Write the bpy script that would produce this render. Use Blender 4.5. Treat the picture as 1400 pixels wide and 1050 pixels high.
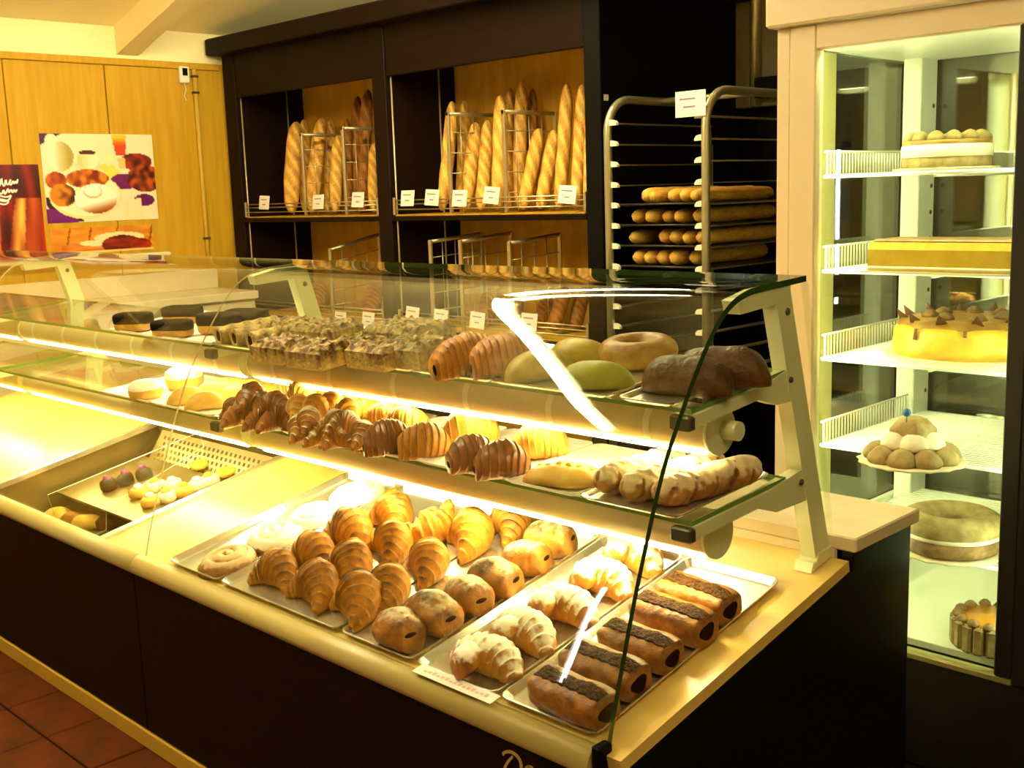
import bpy, math, random
from mathutils import Vector, Matrix, Euler, noise
random.seed(7)
for _o in list(bpy.data.objects): bpy.data.objects.remove(_o, do_unlink=True)
SC = bpy.context.scene
COL = SC.collection
PI = math.pi

# ------------------------------------------------------------------ camera
FPX = 1546.0353
YAW, PITCH, ROLL = (math.radians(a) for a in (-45.13316, 9.62974, 1.88651))
CAM = Vector((1.026, -1.209, 1.34))
_f = Vector((math.sin(YAW)*math.cos(PITCH), math.cos(YAW)*math.cos(PITCH), -math.sin(PITCH)))
_r = Vector((math.cos(YAW), -math.sin(YAW), 0)); _d = _f.cross(_r)
RT = math.cos(ROLL)*_r + math.sin(ROLL)*_d
DN = -math.sin(ROLL)*_r + math.cos(ROLL)*_d
FW = _f
cd = bpy.data.cameras.new('camera'); cam = bpy.data.objects.new('camera', cd); COL.objects.link(cam)
cd.sensor_width = 36; cd.lens = FPX/1400*36; cd.clip_start = .02
m = Matrix((RT, -DN, -FW)).transposed().to_4x4(); m.translation = CAM
cam.matrix_world = m; SC.camera = cam

# ------------------------------------------------------------------ world, exposure
W = bpy.data.worlds.new('world'); SC.world = W; W.use_nodes = True
W.node_tree.nodes['Background'].inputs[0].default_value = (1.0, .72, .30, 1)
W.node_tree.nodes['Background'].inputs[1].default_value = .05
vs = SC.view_settings
vs.view_transform = 'Standard'; vs.look = 'None'; vs.gamma = 1; vs.use_curve_mapping = False
vs.exposure = 1.4
WARM = (1.0, .83, .37)
ROOMCOL = (1.0, .89, .53)
COOL = (.86, 1.0, .62)

# ------------------------------------------------------------------ measuring helpers (ray from the camera to a real plane)
def ray(px, py): return RT*((px-700)/FPX) + DN*((py-525)/FPX) + FW
def onplane(px, py, o, n):
    d = ray(px, py); n = Vector(n); return CAM + d*(n.dot(Vector(o)-CAM)/n.dot(d))
def atX(px, py, x): return onplane(px, py, (x, 0, 0), (1, 0, 0))
def atY(px, py, y): return onplane(px, py, (0, y, 0), (0, 1, 0))
def atZ(px, py, z): return onplane(px, py, (0, 0, z), (0, 0, 1))

# ------------------------------------------------------------------ tagging
def tag(o, label=None, cat=None, group=None, kind=None):
    if label: o['label'] = label
    if cat: o['category'] = cat
    if group: o['group'] = group
    if kind: o['kind'] = kind
    return o
def link(o, parent=None):
    COL.objects.link(o)
    if parent: o.parent = parent
    return o
def empty(name, loc=(0, 0, 0), rot=None):
    o = bpy.data.objects.new(name, None); link(o); o.location = loc
    o.empty_display_size = .05
    if rot is not None: o.rotation_euler = rot
    return o
def copy_tree(o, parent=None):
    c = o.copy(); COL.objects.link(c)
    if parent: c.parent = parent
    for ch in o.children: copy_tree(ch, c)
    return c

ORD = ('first','second','third','fourth','fifth','sixth','seventh','eighth')

# ------------------------------------------------------------------ mesh builder
class MB:
    def __init__(s): s.v = []; s.f = []; s.mi = []; s.bake = []; s.sm = []
    def add(s, vs, fs, mi=0, bake=None, smooth=False):
        o = len(s.v); s.v += [tuple(p) for p in vs]
        s.bake += (bake if bake is not None else [0.5]*len(vs))
        for f in fs: s.f.append(tuple(i+o for i in f)); s.mi.append(mi); s.sm.append(smooth)
        return s
    def box(s, a, b, mi=0, M=None):
        x0, y0, z0 = a; x1, y1, z1 = b
        p = [Vector(q) for q in ((x0,y0,z0),(x1,y0,z0),(x1,y1,z0),(x0,y1,z0),(x0,y0,z1),(x1,y0,z1),(x1,y1,z1),(x0,y1,z1))]
        if M: p = [M @ q for q in p]
        return s.add(p, [(3,2,1,0),(4,5,6,7),(0,1,5,4),(1,2,6,5),(2,3,7,6),(3,0,4,7)], mi)
    def rbox(s, a, b, r=.004, mi=0, M=None):
        # box with chamfered edges
        x0, y0, z0 = a; x1, y1, z1 = b
        r = min(r, (x1-x0)*.45, (y1-y0)*.45, (z1-z0)*.45)
        rings = []
        for (z, i) in ((z0, r), (z0+r, 0), (z1-r, 0), (z1, r)):
            X0, X1, Y0, Y1 = x0+i, x1-i, y0+i, y1-i
            c = r
            rings.append([(X0+c,Y0,z),(X1-c,Y0,z),(X1,Y0+c,z),(X1,Y1-c,z),(X1-c,Y1,z),(X0+c,Y1,z),(X0,Y1-c,z),(X0,Y0+c,z)])
        p = [Vector(q) for rg in rings for q in rg]
        if M: p = [M @ q for q in p]
        fs = [tuple(range(7, -1, -1)), tuple(range(24, 32))]
        for k in range(3):
            for i in range(8):
                j = (i+1) % 8; fs.append((k*8+i, k*8+j, k*8+8+j, k*8+8+i))
        return s.add(p, fs, mi)
    def tube(s, pts, r, n=8, mi=0, cap=True, smooth=True):
        pts = [Vector(p) for p in pts]; N = len(pts)
        rs = r if isinstance(r, (list, tuple)) else [r]*N
        t0 = (pts[1]-pts[0]).normalized()
        up = Vector((0,0,1)) if abs(t0.z) < .9 else Vector((1,0,0))
        u = t0.cross(up).normalized(); vv = []
        for i, p in enumerate(pts):
            t = ((pts[min(i+1,N-1)]-pts[max(i-1,0)])).normalized()
            u = (u - t*u.dot(t)).normalized(); w = t.cross(u)
            for k in range(n):
                a = 2*PI*k/n; vv.append(p + (u*math.cos(a)+w*math.sin(a))*rs[i])
        fs = []
        for i in range(N-1):
            for k in range(n):
                j = (k+1) % n; fs.append((i*n+k, i*n+j, (i+1)*n+j, (i+1)*n+k))
        s.add(vv, fs, mi, smooth=smooth)
        if cap:
            o = len(s.v)-len(vv)
            s.f.append(tuple(o+k for k in range(n-1,-1,-1))); s.mi.append(mi); s.sm.append(False)
            s.f.append(tuple(o+(N-1)*n+k for k in range(n))); s.mi.append(mi); s.sm.append(False)
        return s
    def lathe(s, prof, n=32, mi=0, M=None, smooth=True, wob=None):
        # prof: list (r,z); closes poles where r==0
        vv = []; idx = []
        for (r, z) in prof:
            if r < 1e-6: idx.append([len(vv)]); vv.append(Vector((0,0,z)))
            else:
                row = []
                for k in range(n):
                    a = 2*PI*k/n; q = r*(wob(a, z) if wob else 1)
                    row.append(len(vv)); vv.append(Vector((q*math.cos(a), q*math.sin(a), z)))
                idx.append(row)
        fs = []
        for a, b in zip(idx[:-1], idx[1:]):
            for k in range(n):
                j = (k+1) % n
                if len(a) == 1 and len(b) == 1: continue
                if len(a) == 1: fs.append((a[0], b[k], b[j]))
                elif len(b) == 1: fs.append((a[k], a[j], b[0])[::1])
                else: fs.append((a[k], a[j], b[j], b[k]))
        if M: vv = [M @ q for q in vv]
        return s.add(vv, fs, mi, smooth=smooth)
    def prism(s, poly, axis, a, b, mi=0, smooth=False):
        # poly: 2-D outline; axis 'x': (y,z) extruded in x; 'y': (x,z); 'z': (x,y)
        def P(q, t): return {'x': (t, q[0], q[1]), 'y': (q[0], t, q[1]), 'z': (q[0], q[1], t)}[axis]
        n = len(poly); vv = [P(q, a) for q in poly] + [P(q, b) for q in poly]
        fs = [tuple(range(n-1,-1,-1)), tuple(range(n, 2*n))]
        s.add(vv, fs, mi)
        o = len(s.v)-2*n
        for i in range(n):
            j = (i+1) % n; s.f.append((o+i, o+j, o+n+j, o+n+i)); s.mi.append(mi); s.sm.append(smooth)
        return s
    def mesh(s, name):
        me = bpy.data.meshes.new(name); me.from_pydata(s.v, [], s.f); me.update()
        for p, a, b in zip(me.polygons, s.mi, s.sm): p.material_index = a; p.use_smooth = b
        at = me.attributes.new('bake', 'FLOAT', 'POINT'); at.data.foreach_set('value', s.bake)
        import bmesh
        bm = bmesh.new(); bm.from_mesh(me); bmesh.ops.recalc_face_normals(bm, faces=bm.faces); bm.to_mesh(me); bm.free()
        return me
    def build(s, name, mats, parent=None):
        me = s.mesh(name)
        for q in (mats if isinstance(mats, (list, tuple)) else [mats]): me.materials.append(q)
        return link(bpy.data.objects.new(name, me), parent)
def part(name, mat, parent, fn):
    b = MB(); fn(b); return b.build(name, mat, parent)

# ------------------------------------------------------------------ materials
def srgb(r, g, b):
    def c(u):
        u /= 255; return u/12.92 if u <= .04045 else ((u+.055)/1.055)**2.4
    return (c(r), c(g), c(b), 1)
def newmat(name):
    M = bpy.data.materials.new(name); M.use_nodes = True
    nt = M.node_tree; return M, nt, nt.nodes['Principled BSDF']
def mat(name, col, rough=.5, metal=0, col2=None, scale=20, stretch=(1,1,1), bump=0, spec=.5, detail=4):
    M, nt, p = newmat(name)
    p.inputs['Base Color'].default_value = col if len(col) == 4 else (*col, 1)
    p.inputs['Roughness'].default_value = rough; p.inputs['Metallic'].default_value = metal
    p.inputs['Specular IOR Level'].default_value = spec
    if col2 or bump:
        tc = nt.nodes.new('ShaderNodeTexCoord'); mp = nt.nodes.new('ShaderNodeMapping')
        mp.inputs['Scale'].default_value = stretch
        nz = nt.nodes.new('ShaderNodeTexNoise'); nz.inputs['Scale'].default_value = scale; nz.inputs['Detail'].default_value = detail
        nt.links.new(tc.outputs['Object'], mp.inputs[0]); nt.links.new(mp.outputs[0], nz.inputs['Vector'])
        if col2:
            mx = nt.nodes.new('ShaderNodeMix'); mx.data_type = 'RGBA'
            rp = nt.nodes.new('ShaderNodeValToRGB'); rp.color_ramp.elements[0].position = .35; rp.color_ramp.elements[1].position = .65
            nt.links.new(nz.outputs[0], rp.inputs[0]); nt.links.new(rp.outputs[0], mx.inputs[0])
            mx.inputs[6].default_value = col if len(col) == 4 else (*col, 1)
            mx.inputs[7].default_value = col2 if len(col2) == 4 else (*col2, 1)
            nt.links.new(mx.outputs[2], p.inputs['Base Color'])
        if bump:
            bp = nt.nodes.new('ShaderNodeBump'); bp.inputs['Strength'].default_value = bump; bp.inputs['Distance'].default_value = .01
            nt.links.new(nz.outputs[0], bp.inputs['Height']); nt.links.new(bp.outputs[0], p.inputs['Normal'])
    return M
def emit(name, col, s):
    M = bpy.data.materials.new(name); M.use_nodes = True; nt = M.node_tree; nt.nodes.clear()
    e = nt.nodes.new('ShaderNodeEmission'); e.inputs[0].default_value = (*col[:3], 1); e.inputs[1].default_value = s
    o = nt.nodes.new('ShaderNodeOutputMaterial'); nt.links.new(e.outputs[0], o.inputs[0]); return M
def glass(name, tint=(1,1,1), base=.04, rough=0.0):
    # thin sheet glass: what is not reflected (Fresnel) passes straight through
    M = bpy.data.materials.new(name); M.use_nodes = True; nt = M.node_tree; nt.nodes.clear()
    tr = nt.nodes.new('ShaderNodeBsdfTransparent'); tr.inputs[0].default_value = (*tint, 1)
    gl = nt.nodes.new('ShaderNodeBsdfGlossy'); gl.inputs['Roughness'].default_value = rough
    lw = nt.nodes.new('ShaderNodeLayerWeight'); lw.inputs[0].default_value = .5
    pw = nt.nodes.new('ShaderNodeMath'); pw.operation = 'POWER'; pw.inputs[1].default_value = 5
    ma = nt.nodes.new('ShaderNodeMath'); ma.operation = 'MULTIPLY_ADD'; ma.inputs[1].default_value = 1-base; ma.inputs[2].default_value = base
    mx = nt.nodes.new('ShaderNodeMixShader'); o = nt.nodes.new('ShaderNodeOutputMaterial')
    nt.links.new(lw.outputs['Facing'], pw.inputs[0]); nt.links.new(pw.outputs[0], ma.inputs[0]); nt.links.new(ma.outputs[0], mx.inputs[0])
    nt.links.new(tr.outputs[0], mx.inputs[1]); nt.links.new(gl.outputs[0], mx.inputs[2]); nt.links.new(mx.outputs[0], o.inputs[0])
    return M
def bread(name, light, dark, rough=.45, nscale=45, sugar=0, gloss=.4, bump=.35, sugarcol=(.93,.88,.78,1), cut=0, depth=.006):
    # crust: baked layers run from light to dark by the mesh's own 'bake' layer and noise; sugar sifted from above
    M, nt, p = newmat(name); L = nt.links.new
    at = nt.nodes.new('ShaderNodeAttribute'); at.attribute_name = 'bake'
    tc = nt.nodes.new('ShaderNodeTexCoord')
    nz = nt.nodes.new('ShaderNodeTexNoise'); nz.inputs['Scale'].default_value = nscale; nz.inputs['Detail'].default_value = 5
    oi = nt.nodes.new('ShaderNodeObjectInfo')
    va = nt.nodes.new('ShaderNodeVectorMath'); va.operation = 'ADD'
    L(tc.outputs['Object'], va.inputs[0]); L(oi.outputs['Random'], va.inputs[1]); L(va.outputs[0], nz.inputs['Vector'])
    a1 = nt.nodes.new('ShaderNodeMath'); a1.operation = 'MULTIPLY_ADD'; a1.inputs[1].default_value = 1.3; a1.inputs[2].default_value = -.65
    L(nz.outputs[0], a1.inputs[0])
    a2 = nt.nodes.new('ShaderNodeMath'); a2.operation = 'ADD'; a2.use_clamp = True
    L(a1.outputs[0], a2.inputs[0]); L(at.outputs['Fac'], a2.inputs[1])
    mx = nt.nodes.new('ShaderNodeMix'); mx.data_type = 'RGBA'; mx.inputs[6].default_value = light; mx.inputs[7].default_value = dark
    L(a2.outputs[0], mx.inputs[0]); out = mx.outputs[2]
    if sugar:
        g = nt.nodes.new('ShaderNodeNewGeometry'); sx = nt.nodes.new('ShaderNodeSeparateXYZ'); L(g.outputs['Normal'], sx.inputs[0])
        n2 = nt.nodes.new('ShaderNodeTexNoise'); n2.inputs['Scale'].default_value = 60; n2.inputs['Detail'].default_value = 6; L(va.outputs[0], n2.inputs['Vector'])
        s1 = nt.nodes.new('ShaderNodeMath'); s1.operation = 'MULTIPLY_ADD'; s1.inputs[1].default_value = 1.6; L(n2.outputs[0], s1.inputs[0]); s1.inputs[2].default_value = -1.9+sugar
        s2 = nt.nodes.new('ShaderNodeMath'); s2.operation = 'ADD'; L(sx.outputs[2], s2.inputs[0]); L(s1.outputs[0], s2.inputs[1])
        s3 = nt.nodes.new('ShaderNodeMath'); s3.operation = 'MULTIPLY_ADD'; s3.inputs[1].default_value = -cut; L(at.outputs['Fac'], s3.inputs[0]); L(s2.outputs[0], s3.inputs[2])
        rp = nt.nodes.new('ShaderNodeMapRange'); rp.inputs[1].default_value = 0; rp.inputs[2].default_value = .35; L(s3.outputs[0], rp.inputs[0])
        m2 = nt.nodes.new('ShaderNodeMix'); m2.data_type = 'RGBA'; m2.inputs[7].default_value = sugarcol; L(rp.outputs[0], m2.inputs[0]); L(out, m2.inputs[6]); out = m2.outputs[2]
    L(out, p.inputs['Base Color']); p.inputs['Roughness'].default_value = rough; p.inputs['Specular IOR Level'].default_value = gloss
    b = nt.nodes.new('ShaderNodeBump'); b.inputs['Strength'].default_value = bump; b.inputs['Distance'].default_value = depth
    L(nz.outputs[0], b.inputs['Height']); L(b.outputs[0], p.inputs['Normal'])
    return M
def vcol(name, rough=.35):
    M, nt, p = newmat(name); a = nt.nodes.new('ShaderNodeVertexColor'); a.layer_name = 'print'
    nt.links.new(a.outputs[0], p.inputs['Base Color']); p.inputs['Roughness'].default_value = rough; return M

MT = dict(
 deck=mat('deck_cream', (.80,.58,.17), .3, col2=(.76,.53,.14), scale=3),
 steel=mat('tray_steel', (.74,.72,.64), .26, .85, col2=(.66,.64,.56), scale=8),
 rail=mat('rail_cream', (.55,.45,.15), .35, 0),
 dark=mat('dark_veneer', (.0085,.0035,.0018), .5, col2=(.012,.005,.002), scale=14, stretch=(1,1,6), spec=.10),
 endp=mat('end_laminate', (.006,.006,.003), .3, spec=.35),
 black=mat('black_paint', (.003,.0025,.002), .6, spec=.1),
 marble=mat('worktop_cream', (.80,.68,.46), .22, col2=(.72,.58,.36), scale=6),
 plinth=mat('plinth_tan', (.58,.36,.045), .6, spec=.15),
 glass=glass('clear_glass', (.965,.98,.93)),
 fglass=glass('fridge_glass', (.93,.97,.86), .14),
 acryl=glass('acrylic', (.97,.97,.93), .06),
 gedge=mat('glass_edge', (.035,.08,.012), .12, spec=1.0),
 gseam=mat('glass_seam', (.55,.50,.22), .2, spec=.8),
 gedge2=mat('shelf_glass_edge', (.16,.30,.06), .15, spec=.8),
 post=mat('post_alu', (.72,.74,.44), .36, .1),
 house=mat('lamp_housing', (.66,.56,.30), .32, .1),
 clip=mat('lamp_clip', (.80,.78,.60), .4),
 screw=mat('screw_dark', (.10,.09,.05), .4, .6),
 tubeS=emit('shelf_tube', WARM, 28), tubeU=emit('upper_shelf_tube', WARM, 14), day=emit('daylight_slit', (.9,.95,1.0), 14), tubeB=emit('fill_light_tube', ROOMCOL, 30), tubeR=emit('room_tube', ROOMCOL, 52), tubeF=emit('fridge_tube', COOL, 21),
 pine=mat('pine_panel', (.56,.32,.020), .5, col2=(.49,.265,.013), scale=7, stretch=(6,6,.5), spec=.12),
 pine2=mat('pine_back', (.62,.34,.028), .7, col2=(.52,.27,.02), scale=7, stretch=(3,3,.6), spec=.1),
 ceil=mat('ceiling_cream', (.88,.76,.40), .7, spec=.1), beam=mat('beam_cream', (.86,.73,.36), .6, spec=.1),
 tile=mat('terracotta', (.13,.024,.003), .7, col2=(.07,.020,.003), scale=9, spec=.15), grout=mat('grout', (.014,.009,.003), .9, spec=.05),
 wire=mat('wire_steel', (.55,.46,.26), .35, .8), rodm=mat('hanger_rod', (.55,.45,.22), .4, .6),
 paper=mat('card_white', (.82,.78,.72), .7), ink=mat('card_ink', (.25,.2,.3), .7),
 fridgefr=mat('fridge_frame', (.72,.58,.36), .4), fwhite=mat('fridge_white', (.80,.84,.70), .35), ftrim=mat('fridge_trim', (.40,.36,.12), .35, .3),
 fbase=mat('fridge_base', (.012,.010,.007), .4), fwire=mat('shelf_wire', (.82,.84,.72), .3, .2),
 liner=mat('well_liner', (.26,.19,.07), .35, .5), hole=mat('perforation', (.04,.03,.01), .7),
 choc=mat('chocolate', (.005,.0025,.0012), .5, spec=.12, bump=.1, scale=40), fill=mat('dark_filling', (.016,.006,.002), .9, bump=.4, scale=90, spec=.05),
 poppy=mat('poppy_seed', (.010,.007,.003), .8, col2=(.10,.038,.006), scale=170, bump=.8, detail=3, spec=.15),
 cream=mat('cream', (.85,.78,.55), .5, bump=.2, scale=60), glaze=mat('white_glaze', (.90,.86,.78), .3),
 yellowc=mat('yolk_cake', (.80,.58,.04), .45, col2=(.72,.46,.03), scale=30, bump=.2), orange=mat('orange_jelly', (.70,.30,.02), .2),
 caramel=mat('caramel_top', (.28,.13,.02), .35, col2=(.45,.24,.04), scale=25), doily=mat('paper_doily', (.75,.68,.42), .7),
 beigec=mat('beige_cake', (.40,.29,.10), .7, col2=(.25,.17,.045), scale=40, bump=.5), brownc=mat('brown_crumb', (.16,.08,.02), .7, col2=(.30,.17,.04), scale=50, bump=.5),
 purple=mat('purple_topping', (.22,.01,.20), .4), gold=mat('gold_lettering', (.62,.44,.09), .4, .2),
 plastic=mat('device_white', (.78,.74,.60), .4), print=vcol('poster_print'), leafch=mat('chocolate_shard', (.10,.03,.01), .4), blue=mat('blue_pick', (.02,.16,.40), .4),
 grey=mat('duct_grey', (.16,.13,.06), .5), wallp=mat('room_paint', (.55,.42,.20), .8),
)
BR = dict(
 croi=bread('croissant_crust', (.56,.235,.020,1), (.080,.019,.002,1), gloss=.35, bump=.9),
 gold=bread('golden_crust', (.80,.46,.07,1), (.40,.13,.010,1)),
 darkc=bread('dark_crust', (.34,.11,.015,1), (.045,.012,.004,1), gloss=.6, rough=.35),
 ens=bread('ensaimada_crust', (.52,.26,.07,1), (.22,.07,.012,1), sugar=1.75, cut=.75),
 ens2=bread('ensaimada_light_dust', (.52,.28,.09,1), (.25,.09,.02,1), sugar=1.15, sugarcol=(.66,.47,.26,1), cut=.8),
 roll=bread('roll_crust', (.40,.165,.022,1), (.045,.013,.003,1), sugar=.40, sugarcol=(.46,.35,.20,1), bump=.9),
 powd=bread('powdered_crust', (.64,.29,.03,1), (.20,.052,.006,1), sugar=1.0, cut=.45, bump=.5),
 mini=bread('mini_sugared', (.50,.20,.025,1), (.10,.028,.005,1), sugar=.55),
 popr=bread('poppy_roll_crust', (.44,.19,.020,1), (.09,.026,.003,1), bump=1.0),
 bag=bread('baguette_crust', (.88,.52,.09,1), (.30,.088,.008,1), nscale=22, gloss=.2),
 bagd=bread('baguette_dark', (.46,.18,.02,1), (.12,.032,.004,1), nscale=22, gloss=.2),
 loaf=bread('floured_loaf', (.46,.22,.045,1), (.13,.04,.008,1), sugar=1.25, sugarcol=(.66,.52,.31,1), cut=.95, bump=.6),
 bun=bread('pale_bun', (.85,.56,.12,1), (.60,.30,.04,1), bump=.1),
 white=bread('sugared_bun', (.85,.66,.30,1), (.55,.28,.06,1), sugar=1.5, bump=.1),
 crumb=bread('crumble_top', (.60,.42,.10,1), (.09,.035,.006,1), nscale=90, bump=1.0),
 brownl=bread('brown_loaf', (.17,.075,.016,1), (.04,.013,.004,1), nscale=70, bump=.8),
)

# ------------------------------------------------------------------ counter frames
TD = math.radians(11.203); Z0 = .493              # sloping display deck
TU, YU, ZU = math.radians(5.5), .25, .987         # upper glass shelf
TL, YL, ZL = math.radians(3.5), .25, .800         # lower glass shelf
class Surf:
    def __init__(s, y0, z0, t): s.y0, s.z0, s.t = y0, z0, t; s.n = Vector((0, -math.sin(t), math.cos(t))); s.a = Vector((0, math.cos(t), math.sin(t)))
    def P(s, x, v, h=0): return Vector((x, s.y0, s.z0)) + s.a*v + s.n*h
    def px(s, px, py, h=0, lift=0):   # point of the surface under what is seen at this pixel at height h above it
        q = onplane(px, py, Vector((0, s.y0, s.z0)) + s.n*h, s.n); return q - s.n*(h-lift)
    def keep(s, p, v0):               # not nearer to the front edge than v0
        v = (p-Vector((p.x, s.y0, s.z0))).dot(s.a); return p + s.a*max(0, v0-v)
    def spread(s, p, a, b, a2):       # even out a row: depth a..b becomes a2..b
        v = (p-Vector((p.x, s.y0, s.z0))).dot(s.a); return p + s.a*(a2+(v-a)*(b-a2)/(b-a)-v)
    def rot(s, rz): return (Matrix.Rotation(s.t, 3, 'X') @ Matrix.Rotation(rz, 3, 'Z')).to_euler()
DECK = Surf(0, Z0, TD); UP = Surf(YU, ZU, TU); LO = Surf(YL, ZL, TL)
XL = -3.62                                        # left end of the counter
POSTS = (-.045, -1.50, -2.95)
WX0, WX1 = -2.49, -1.71                           # recessed well

# ------------------------------------------------------------------ room shell
def struct(name, m, fn, parent=None):
    o = part(name, m, parent, fn)
    if parent is None: o['kind'] = 'structure'
    return o
fl = struct('floor', MT['grout'], lambda b: b.box((-4.4,-3.2,-.06),(2.8,3.0,-.004)))
tb = MB(); tb.rbox((0,0,-.006),(.244,.244,.004), .003); tm = tb.mesh('tile'); tm.materials.append(MT['tile'])
for i in range(-9, 12):
    for j in range(-11, 1):
        o = bpy.data.objects.new('tile', tm); link(o, fl); o.location = (-1.763+i*.25, -.157+j*.25, -.004 + random.uniform(-.0006,.0006))
WLX = -4.25
wl = struct('wall_left', MT['pine'], lambda b: b.box((WLX-.08,-3.2,0),(WLX-.012,3.0,2.6)))
ys = [-3.2,-2.72,-2.25,-1.77,-1.30,-.82,-.52,-.05,.424,.90,1.376,1.846,3.0]
for a, c in zip(ys[:-1], ys[1:]):
    part('panel', MT['pine'], wl, lambda b: b.rbox((WLX-.012,a+.0025,.0),(WLX,c-.0025,2.0), .002))
struct('trim_1', MT['pine'], lambda b: b.rbox((WLX-.012,-3.2,2.0),(WLX+.014,1.99,2.032), .003))
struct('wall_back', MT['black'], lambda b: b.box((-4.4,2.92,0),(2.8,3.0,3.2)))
struct('wall_right', MT['wallp'], lambda b: b.box((2.7,-3.2,0),(2.8,3.0,3.2)))
struct('wall_front', MT['wallp'], lambda b: b.box((-4.4,-3.3,0),(2.8,-3.2,3.2)))
# sloping roof ceiling rising away from the panelled wall
SL = math.tan(math.radians(16)); CX1 = -1.2
def czz(x): return 2.18 + (min(x, CX1)-WLX)*SL
ce = struct('ceiling', MT['ceil'], lambda b: b.prism([(WLX-.1,2.16),(WLX,2.18),(CX1,czz(CX1)),(2.8,czz(CX1)),(2.8,czz(CX1)+.1),(CX1,czz(CX1)+.1),(WLX-.1,2.26)],'y',-3.3,3.0))
struct('trim_2', MT['ceil'], lambda b: b.box((WLX-.012,-3.2,2.032),(WLX-.001,3.0,2.185)))
for yb in (-2.0,-1.2,-.4,.55,1.50):
    part('beam', MT['beam'], ce, lambda b: b.prism([(WLX+.001,2.05),(CX1,czz(CX1)-.13),(CX1,czz(CX1)+.01),(WLX+.001,2.19)],'y',yb-.055,yb+.055))

# ------------------------------------------------------------------ ceiling lamp: two tubes end to end
lp = empty('ceiling_lamp', (-1.86, .55, 2.44)); tag(lp, 'long white ceiling batten lamp with two fluorescent tubes', 'lamp')
part('batten', MT['plastic'], lp, lambda b: b.rbox((-.05,-1.9,.028),(.05,1.9,.075), .008))
for y0, y1 in ((-1.80,-.02),(.16,1.80)):
    part('tube', MT['tubeR'], lp, lambda b: b.tube([(0,y0,0),(0,y1,0)], .030, 12))
    part('lampholder', MT['plastic'], lp, lambda b: b.rbox((-.03,y0-.03,-.03),(.03,y0,.03), .005)); part('lampholder', MT['plastic'], lp, lambda b: b.rbox((-.03,y1,-.03),(.03,y1+.03,.03), .005))
part('hanger', MT['wire'], lp, lambda b: b.tube([(0,-1.2,.075),(0,-1.2,czz(-1.86)-2.44)], .006, 6))
part('hanger', MT['wire'], lp, lambda b: b.tube([(0,1.2,.075),(0,1.2,czz(-1.86)-2.44)], .006, 6))

fill_lamp = empty('ceiling_lamp', (1.45, -1.1, 2.80)); tag(fill_lamp, 'added unseen fill lamp, a short white ceiling batten with one tube over the customer side', 'lamp')  # fill light added out of view, brightens posts, floor and fridge frame
part('batten', MT['plastic'], fill_lamp, lambda b: b.rbox((-.05,-.7,.028),(.05,.7,.075), .008))
part('tube', MT['tubeB'], fill_lamp, lambda b: b.tube([(0,-.62,0),(0,.62,0)], .026, 12))
part('lampholder', MT['plastic'], fill_lamp, lambda b: b.rbox((-.03,-.65,-.03),(.03,-.62,.03), .005)); part('lampholder', MT['plastic'], fill_lamp, lambda b: b.rbox((-.03,.62,-.03),(.03,.65,.03), .005))
part('hanger', MT['wire'], fill_lamp, lambda b: b.tube([(0,0,.075),(0,0,czz(1.45)-2.80)], .006, 6))
wn = struct('window_1', MT['plastic'], lambda b: (b.box((-2.76,-3.2,.22),(-2.703,-3.17,1.58)), b.box((-2.671,-3.2,.22),(-2.61,-3.17,1.58)), b.box((-2.76,-3.2,1.54),(-2.61,-3.17,1.58)), b.box((-2.76,-3.2,.22),(-2.61,-3.17,.26))))
part('pane', MT['day'], wn, lambda b: b.box((-2.703,-3.195,.26),(-2.671,-3.185,1.54)))

# ------------------------------------------------------------------ display counter
DC = empty('display_counter', (-1.8, .3, 0)); tag(DC, 'long pastry display counter with curved glass, dark front and cream sloping deck', 'counter')
OFF = Vector((-1.8, .3, 0))
def cp(name, m, fn, parent=None):                 # part of the counter, modelled in world coordinates
    b = MB(); fn(b); b.v = [tuple(Vector(p)-OFF) for p in b.v]
    return b.build(name, m, parent or DC)
XR = .012
seams = [XL, -2.95, -1.50, XR-.002]
for a, c in zip(seams[:-1], seams[1:]):
    cp('front_panel', MT['dark'], lambda b: b.rbox((a+.001,-.012,.05),(c-.001,.008,.462), .002))
cp('plinth', MT['plinth'], lambda b: b.rbox((XL,-.016,0),(XR-.01,.01,.048), .003))
cp('end_panel', MT['endp'], lambda b: b.prism([(-.012,0),(.94,0),(.94,.645),(.70,.645),(.70,.605),(.668,.602),(-.012,.462)],'x',XR-.022,XR))
cp('body', MT['black'], lambda b: b.box((XL,.012,.03),(XR-.024,.935,.30)))
for a, c in zip(seams[:-1], seams[1:]):
    cp('rail', MT['rail'], lambda b: b.prism([(.014,.500),(.004,.5005),(-.006,.498),(-.014,.491),(-.0185,.481),(-.0195,.470),(-.018,.461),(-.010,.459),(-.008,.468),(.004,.480),(.014,.484)],'x',a+.0006,c-.001-(.045 if c > -.1 else 0), smooth=True))
def slab(b, x0, x1, v0, v1, th):
    vv = [DECK.P(x, v, h) for h in (-th, 0) for (x, v) in ((x0,v0),(x1,v0),(x1,v1),(x0,v1))]
    b.add(vv, [(3,2,1,0),(4,5,6,7),(0,1,5,4),(1,2,6,5),(2,3,7,6),(3,0,4,7)])
VB = .70
for x0, x1, v0, v1 in ((XL,WX0,.004,VB),(WX1,XR,.004,VB),(WX0,WX1,.60,VB)):
    cp('deck', MT['deck'], lambda b: slab(b, x0+.0005, x1-.0005, v0, v1, .022))
cp('worktop', MT['marble'], lambda b: b.rbox((XL,.69,.645),(XR+.012,.955,.674), .003))
cp('worktop_riser', MT['marble'], lambda b: b.box((XL,.686,.60),(XR-.03,.696,.646)))
cp('back_panel', MT['fridgefr'], lambda b: b.box((XL,.925,.03),(XR-.024,.938,.644)))

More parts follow.
